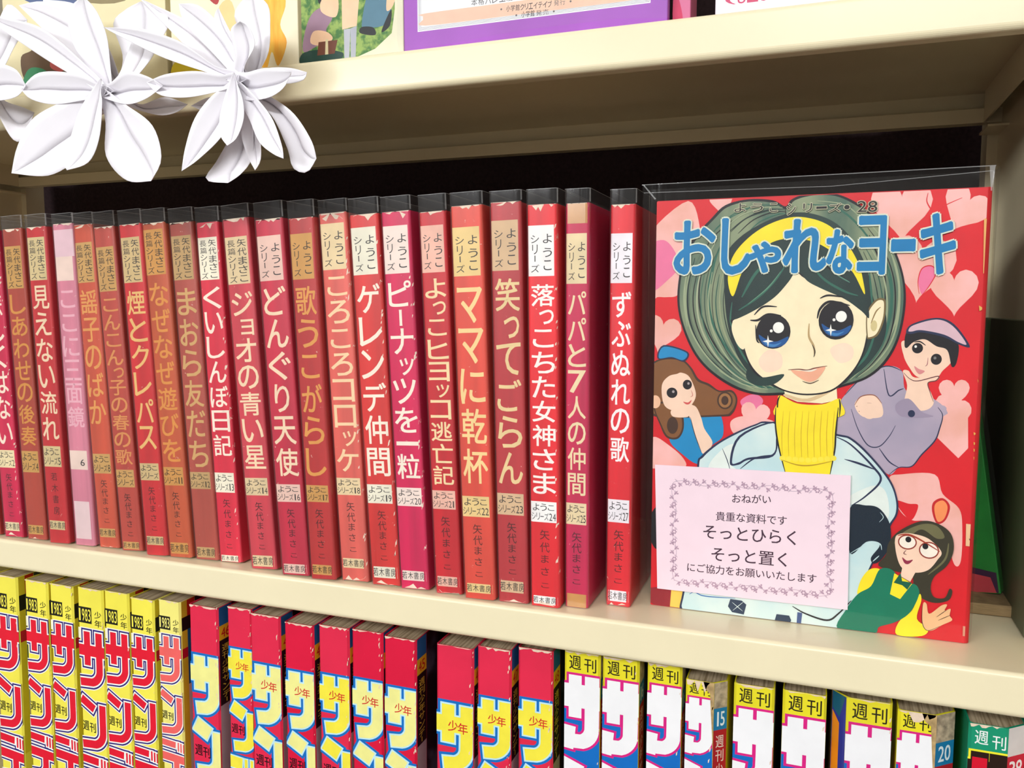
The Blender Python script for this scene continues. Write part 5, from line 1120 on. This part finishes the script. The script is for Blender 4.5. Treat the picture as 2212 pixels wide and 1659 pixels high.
P = sheet(); shp(P, [(30, 0), (84, 0), (84, 14), (50, 18), (30, 12)], (228, 216, 40), L0, False); shp(P, [(50, 26), (84, 22), (84, 44), (60, 50), (48, 38)], (60, 110, 60), L0 * 2); shp(P, [(66, 40), (84, 44), (84, 62), (70, 58)], (206, 60, 130), L0 * 3); shp(P, [(60, 70), (84, 74), (84, 96), (66, 92)], (220, 120, 100), L0 * 3); P.build('cover_picture', t)
t = stand('comic_book', 'cream covered book with brown and green drawing behind the paper flowers', 'book', -0.496, -0.366, 0.19, 0.014, (238, 226, 182))
P = sheet()
shp(P, [(16, 12), (30, 6), (50, 8), (64, 10), (60, 20), (46, 26), (30, 36), (22, 42), (24, 30), (14, 26)], (112, 88, 66), L0 * 2)
shp(P, [(14, 6), (30, 2), (40, 6), (34, 16), (20, 18)], (70, 150, 104), L0 * 3); shp(P, [(38, 18), (48, 14), (52, 22), (44, 27)], (214, 100, 96), L0 * 4); shp(P, [(52, 6), (70, 6), (76, 12), (60, 18)], (150, 196, 170), L0)
shp(P, [(20, 60), (70, 52), (110, 66), (116, 88), (60, 96), (24, 86)], (96, 110, 150), L0); shp(P, [(60, 56), (100, 50), (124, 70), (118, 80), (90, 64)], (150, 136, 100), L0 * 2); P.build('cover_picture', t)
t = stand('comic_book', 'cream book with a flame coloured hair drawing between the paper flowers and the green cover', 'book', -0.3625, -0.2750, 0.20, 0.012, (250, 240, 208))
P = sheet()
shp(P, [(1, 1), (24, 1), (30, 9), (12, 12), (1, 10)], (246, 220, 40), L0)
shp(P, [(74, 52), (80, 36), (76, 24), (80, 14), (74, 2), (70, 10), (66, 1), (60, 8), (62, 20), (54, 34), (62, 52)], mat('flame_print', (250, 160, 30), .45, 0, 60, rgb2=(252, 214, 90), stretch=(3, 1, .6)), L0 * 2)
shp(P, [(54, 60), (56, 40), (60, 32), (66, 42), (72, 62)], (36, 26, 36), L0 * 3); shp(P, [(48, 50), (54, 46), (56, 60), (48, 64)], (206, 30, 70), L0 * 2); shp(P, [(18, 60), (26, 46), (34, 40), (36, 52), (30, 64)], (180, 60, 60), L0 * 2)
shp(P, [(36, 8), (48, 14), (44, 40), (34, 36)], (248, 214, 150), L0); P.build('cover_picture', t)
t = stand('comic_book', 'green illustrated cover of figures on grass left of the purple framed print', 'book', -0.2730, -0.2100, 0.20, 0.010, (236, 232, 200))
P = sheet(); GRS = mat('grass_print', (150, 178, 90), .5, 0, 300, rgb2=(70, 120, 60), contrast=(.4, .6))
shp(P, [(0.3, .4), (30, .4), (46, 5), (56, 12), (58, 24), (58, 190), (0.3, 190)], GRS, L0, False)
shp(P, [(.5, 1), (22, 1), (26, 5), (12, 8), (.5, 7)], (30, 66, 56), L0 * 2)
shp(P, [(1, 8), (3, 20), (8, 28), (16, 30), (20, 24), (16, 18), (18, 12), (10, 10)], (156, 122, 142), L0 * 3); shp(P, [(6, 12), (14, 10), (20, 13), (16, 17), (8, 18)], (240, 196, 158), L0 * 4)
shp(P, [(10, 5), (21, 5), (23, 12), (11, 12)], (112, 62, 44), L0 * 5, False); shp(P, [(15, 5), (17, 5), (17, 13), (15.5, 13)], (220, 206, 160), L0 * 6, False)
shp(P, [(13, 28), (22, 24), (24, 32), (20, 38), (14, 36)], (244, 202, 164), L0 * 5); shp(P, [(12, 32), (16, 37), (24, 36), (24, 44), (16, 46), (11, 40)], (26, 32, 30), L0 * 6)
shp(P, [(27, 1), (30, 1), (31, 17), (27, 17)], (186, 188, 196), L0 * 3, False); shp(P, [(31, 1.5), (34, 2), (35, 18), (31, 17)], (176, 178, 188), L0 * 4, False)
shp(P, [(26, 17), (35, 18), (37, 34), (26, 34)], (244, 204, 166), L0 * 3, False)
shp(P, [(38, 18), (44, 16), (54, 18), (56, 32), (50, 42), (44, 40)], (84, 126, 146), L0 * 3); shp(P, [(37, 14), (46, 12), (45, 16), (38, 17)], (20, 24, 26), L0 * 4); shp(P, [(50, 13), (55, 16), (56, 24), (52, 18)], (20, 24, 26), L0 * 4); shp(P, [(53, 24), (58, 28), (58, 44), (55, 40)], (242, 200, 160), L0 * 4)
MGT = ink((206, 20, 90)); horizontal(P, 'Cher', .0225, .048, .0365, .0475, MGT, L0 * 8, .03)
P.build('cover_picture', t)
t = stand('framed_print', 'purple bordered print with peach band in clear plastic on the top shelf', 'print', -0.2088, -0.0712, 0.26, 0.006, (168, 84, 196), y=0.006)
P = sheet()
P.rect(.0080, .1295, .0101, .25, ink((250, 250, 250)), L0)
for q in range(3):
    o_ = .0086 + q * .0006
    for a, b, c, d in ((o_, .1375 - o_, .0107 + q * .0006, .0109 + q * .0006), (o_, o_ + .0002, .0107 + q * .0006, .24), (.1373 - o_, .1375 - o_, .0107 + q * .0006, .24)): P.rect(a, b, c, d, ink((160, 166, 176)), L0 * 2)
P.poly(catmull([(.0112, .0160), (.0125, .0128), (.060, .0124), (.1240, .0124), (.1262, .0140), (.1262, .0170), (.1240, .0189), (.06, .0189), (.0125, .0189), (.0112, .0175)], 4, True), ink((248, 204, 176)), L0 * 3)
GY = ink((110, 100, 100))
horizontal(P, '小学館クリエイティブ', .0570, .0812, .0145, .0174, ink((60, 50, 50)), L0 * 5, .012, shear=-.02); horizontal(P, '発行', .0818, .0880, .0143, .0170, GY, L0 * 5)
horizontal(P, '小学館', .0650, .0722, .0108, .0136, ink((60, 50, 50)), L0 * 5, .012); horizontal(P, '発売', .0726, .0795, .0107, .0133, GY, L0 * 5)
horizontal(P, '本格バレエ漫画の世界', .0380, .0760, .0195, .0226, ink((80, 76, 80)), L0 * 5)
for u_, v_ in ((.0545, .0160), (.0905, .0155), (.0625, .0122), (.0820, .0118)): P.poly(disc(Vector((u_, v_)), .0005), GY, L0 * 5)
P.build('printed_sheet', t)
V = [(-.0012, -.0030, .0002), (.02, -.0042, .0006), (.07, -.0060, .0028), (.115, -.0050, .0030), (.1388, -.0020, .0016), (-.0012, -.0022, .262), (.02, -.0026, .262), (.07, -.0028, .262), (.115, -.0026, .262), (.1388, -.0018, .262), (-.0012, -.0052, .0050), (.02, -.0066, .0062), (.07, -.0082, .0086), (.115, -.0066, .0086), (.1388, -.0030, .006)]
mesh('plastic_sleeve', V, [(0, 1, 11, 10), (1, 2, 12, 11), (2, 3, 13, 12), (3, 4, 14, 13), (10, 11, 6, 5), (11, 12, 7, 6), (12, 13, 8, 7), (13, 14, 9, 8)], FILM, t, smooth=True)
t = stand('comic_book', 'pink edged book peeking out right of the purple framed print', 'book', -0.0700, -0.0615, 0.20, 0.02, (214, 110, 150), y=0.012)
P = sheet(); shp(P, [(.5, 1), (5, 1), (3, 12), (.5, 14)], (206, 40, 90), L0); P.build('cover_picture', t)
t = stand('name_card', 'white card with pink handwriting standing at the right of the top shelf', 'card', -0.0500, 0.0100, 0.12, 0.003, (240, 232, 242), y=0.010)
P = sheet(); pk = ink((204, 70, 110)); horizontal(P, '(8-6の少女漫画', .004, .052, .0062, .0112, pk, L0, 0.0); P.build('handwriting', t)

# ---------------------------------------------------------------- paper flowers
PAPER = mat('white_paper', (247, 244, 249), 0.75, 0.006, 60, 0.2)
FLN = ['white paper flower hanging in front of the top shelf, with the widest drooping petals', 'white paper flower nearest the green cover, with long thin petals reaching to its neighbour', 'white paper flower cut off by the frame edge']
fl_root = {}
for fid, Lp, Rp, fold, db, dt in FL:
    if fid not in fl_root:
        fl_root[fid] = thing('paper_flower', FLN[fid], 'paper flower', (Lp[0][0] / 1000, -0.032, Lp[0][1] / 1000), group='white paper flowers hung along the bookcase')
    ro = fl_root[fid]; ox, oz = ro.location.x, ro.location.z
    n = 22
    def resample(Pp):
        c = [Vector(p) for p in catmull([(a / 1000, b / 1000) for a, b in Pp], 10)]
        L_ = [0]
        for i in range(1, len(c)): L_.append(L_[-1] + (c[i] - c[i - 1]).length)
        out = []; j = 0
        for k in range(n + 1):
            s_ = L_[-1] * k / n
            while j < len(L_) - 2 and L_[j + 1] < s_: j += 1
            f_ = (s_ - L_[j]) / max(L_[j + 1] - L_[j], 1e-9); out.append(c[j].lerp(c[j + 1], f_))
        return out
    bx_, bz__ = Lp[0]; tx_, tz_ = Lp[-1]; dl = math.hypot(tx_ - bx_, tz_ - bz__)
    back = [bx_ - (tx_ - bx_) / dl * 7, bz__ - (tz_ - bz__) / dl * 7]; px_, pz_ = -(tz_ - bz__) / dl * 3.2, (tx_ - bx_) / dl * 3.2
    sd_ = 1 if (Lp[1][0] - bx_) * px_ + (Lp[1][1] - bz__) * pz_ > (Rp[1][0] - bx_) * px_ + (Rp[1][1] - bz__) * pz_ else -1
    Lp = [back, [bx_ + px_ * sd_, bz__ + pz_ * sd_]] + Lp[1:]; Rp = [back, [bx_ - px_ * sd_, bz__ - pz_ * sd_]] + Rp[1:]
    fold *= 0.65
    A1, A2 = resample(Lp), resample(Rp)
    V, F = [], []
    for half in (0, 1):
        b0 = len(V)
        for k in range(n + 1):
            t_ = k / n
            prof = math.sin(math.pi * min(t_ * .97 + .03, 1)) ** .6
            ybase = (db + (dt - db) * t_ ** 1.4) / 1000
            mid = (A1[k] + A2[k]) * .5; edge = A1[k] if half == 0 else A2[k]
            for q in range(5):
                f_ = q / 4; p = mid.lerp(edge, f_)
                yy = ybase + fold / 1000 * prof * (1 - f_) ** 1.1
                V.append((p.x - ox, yy, p.y - oz))
        for k in range(n):
            for q in range(4):
                a = b0 + k * 5 + q; F.append((a, a + 1, a + 6, a + 5) if half else (a, a + 5, a + 6, a + 1))
    o = mesh('petal', V, F, PAPER, ro, smooth=True)
    md = o.modifiers.new('thick', 'SOLIDIFY'); md.thickness = 0.0002; md.offset = 0
bpy.data.objects.remove(_to); bpy.data.curves.remove(_tc)
for b_ in list(bpy.data.meshes):
    if b_.users == 0: bpy.data.meshes.remove(b_)
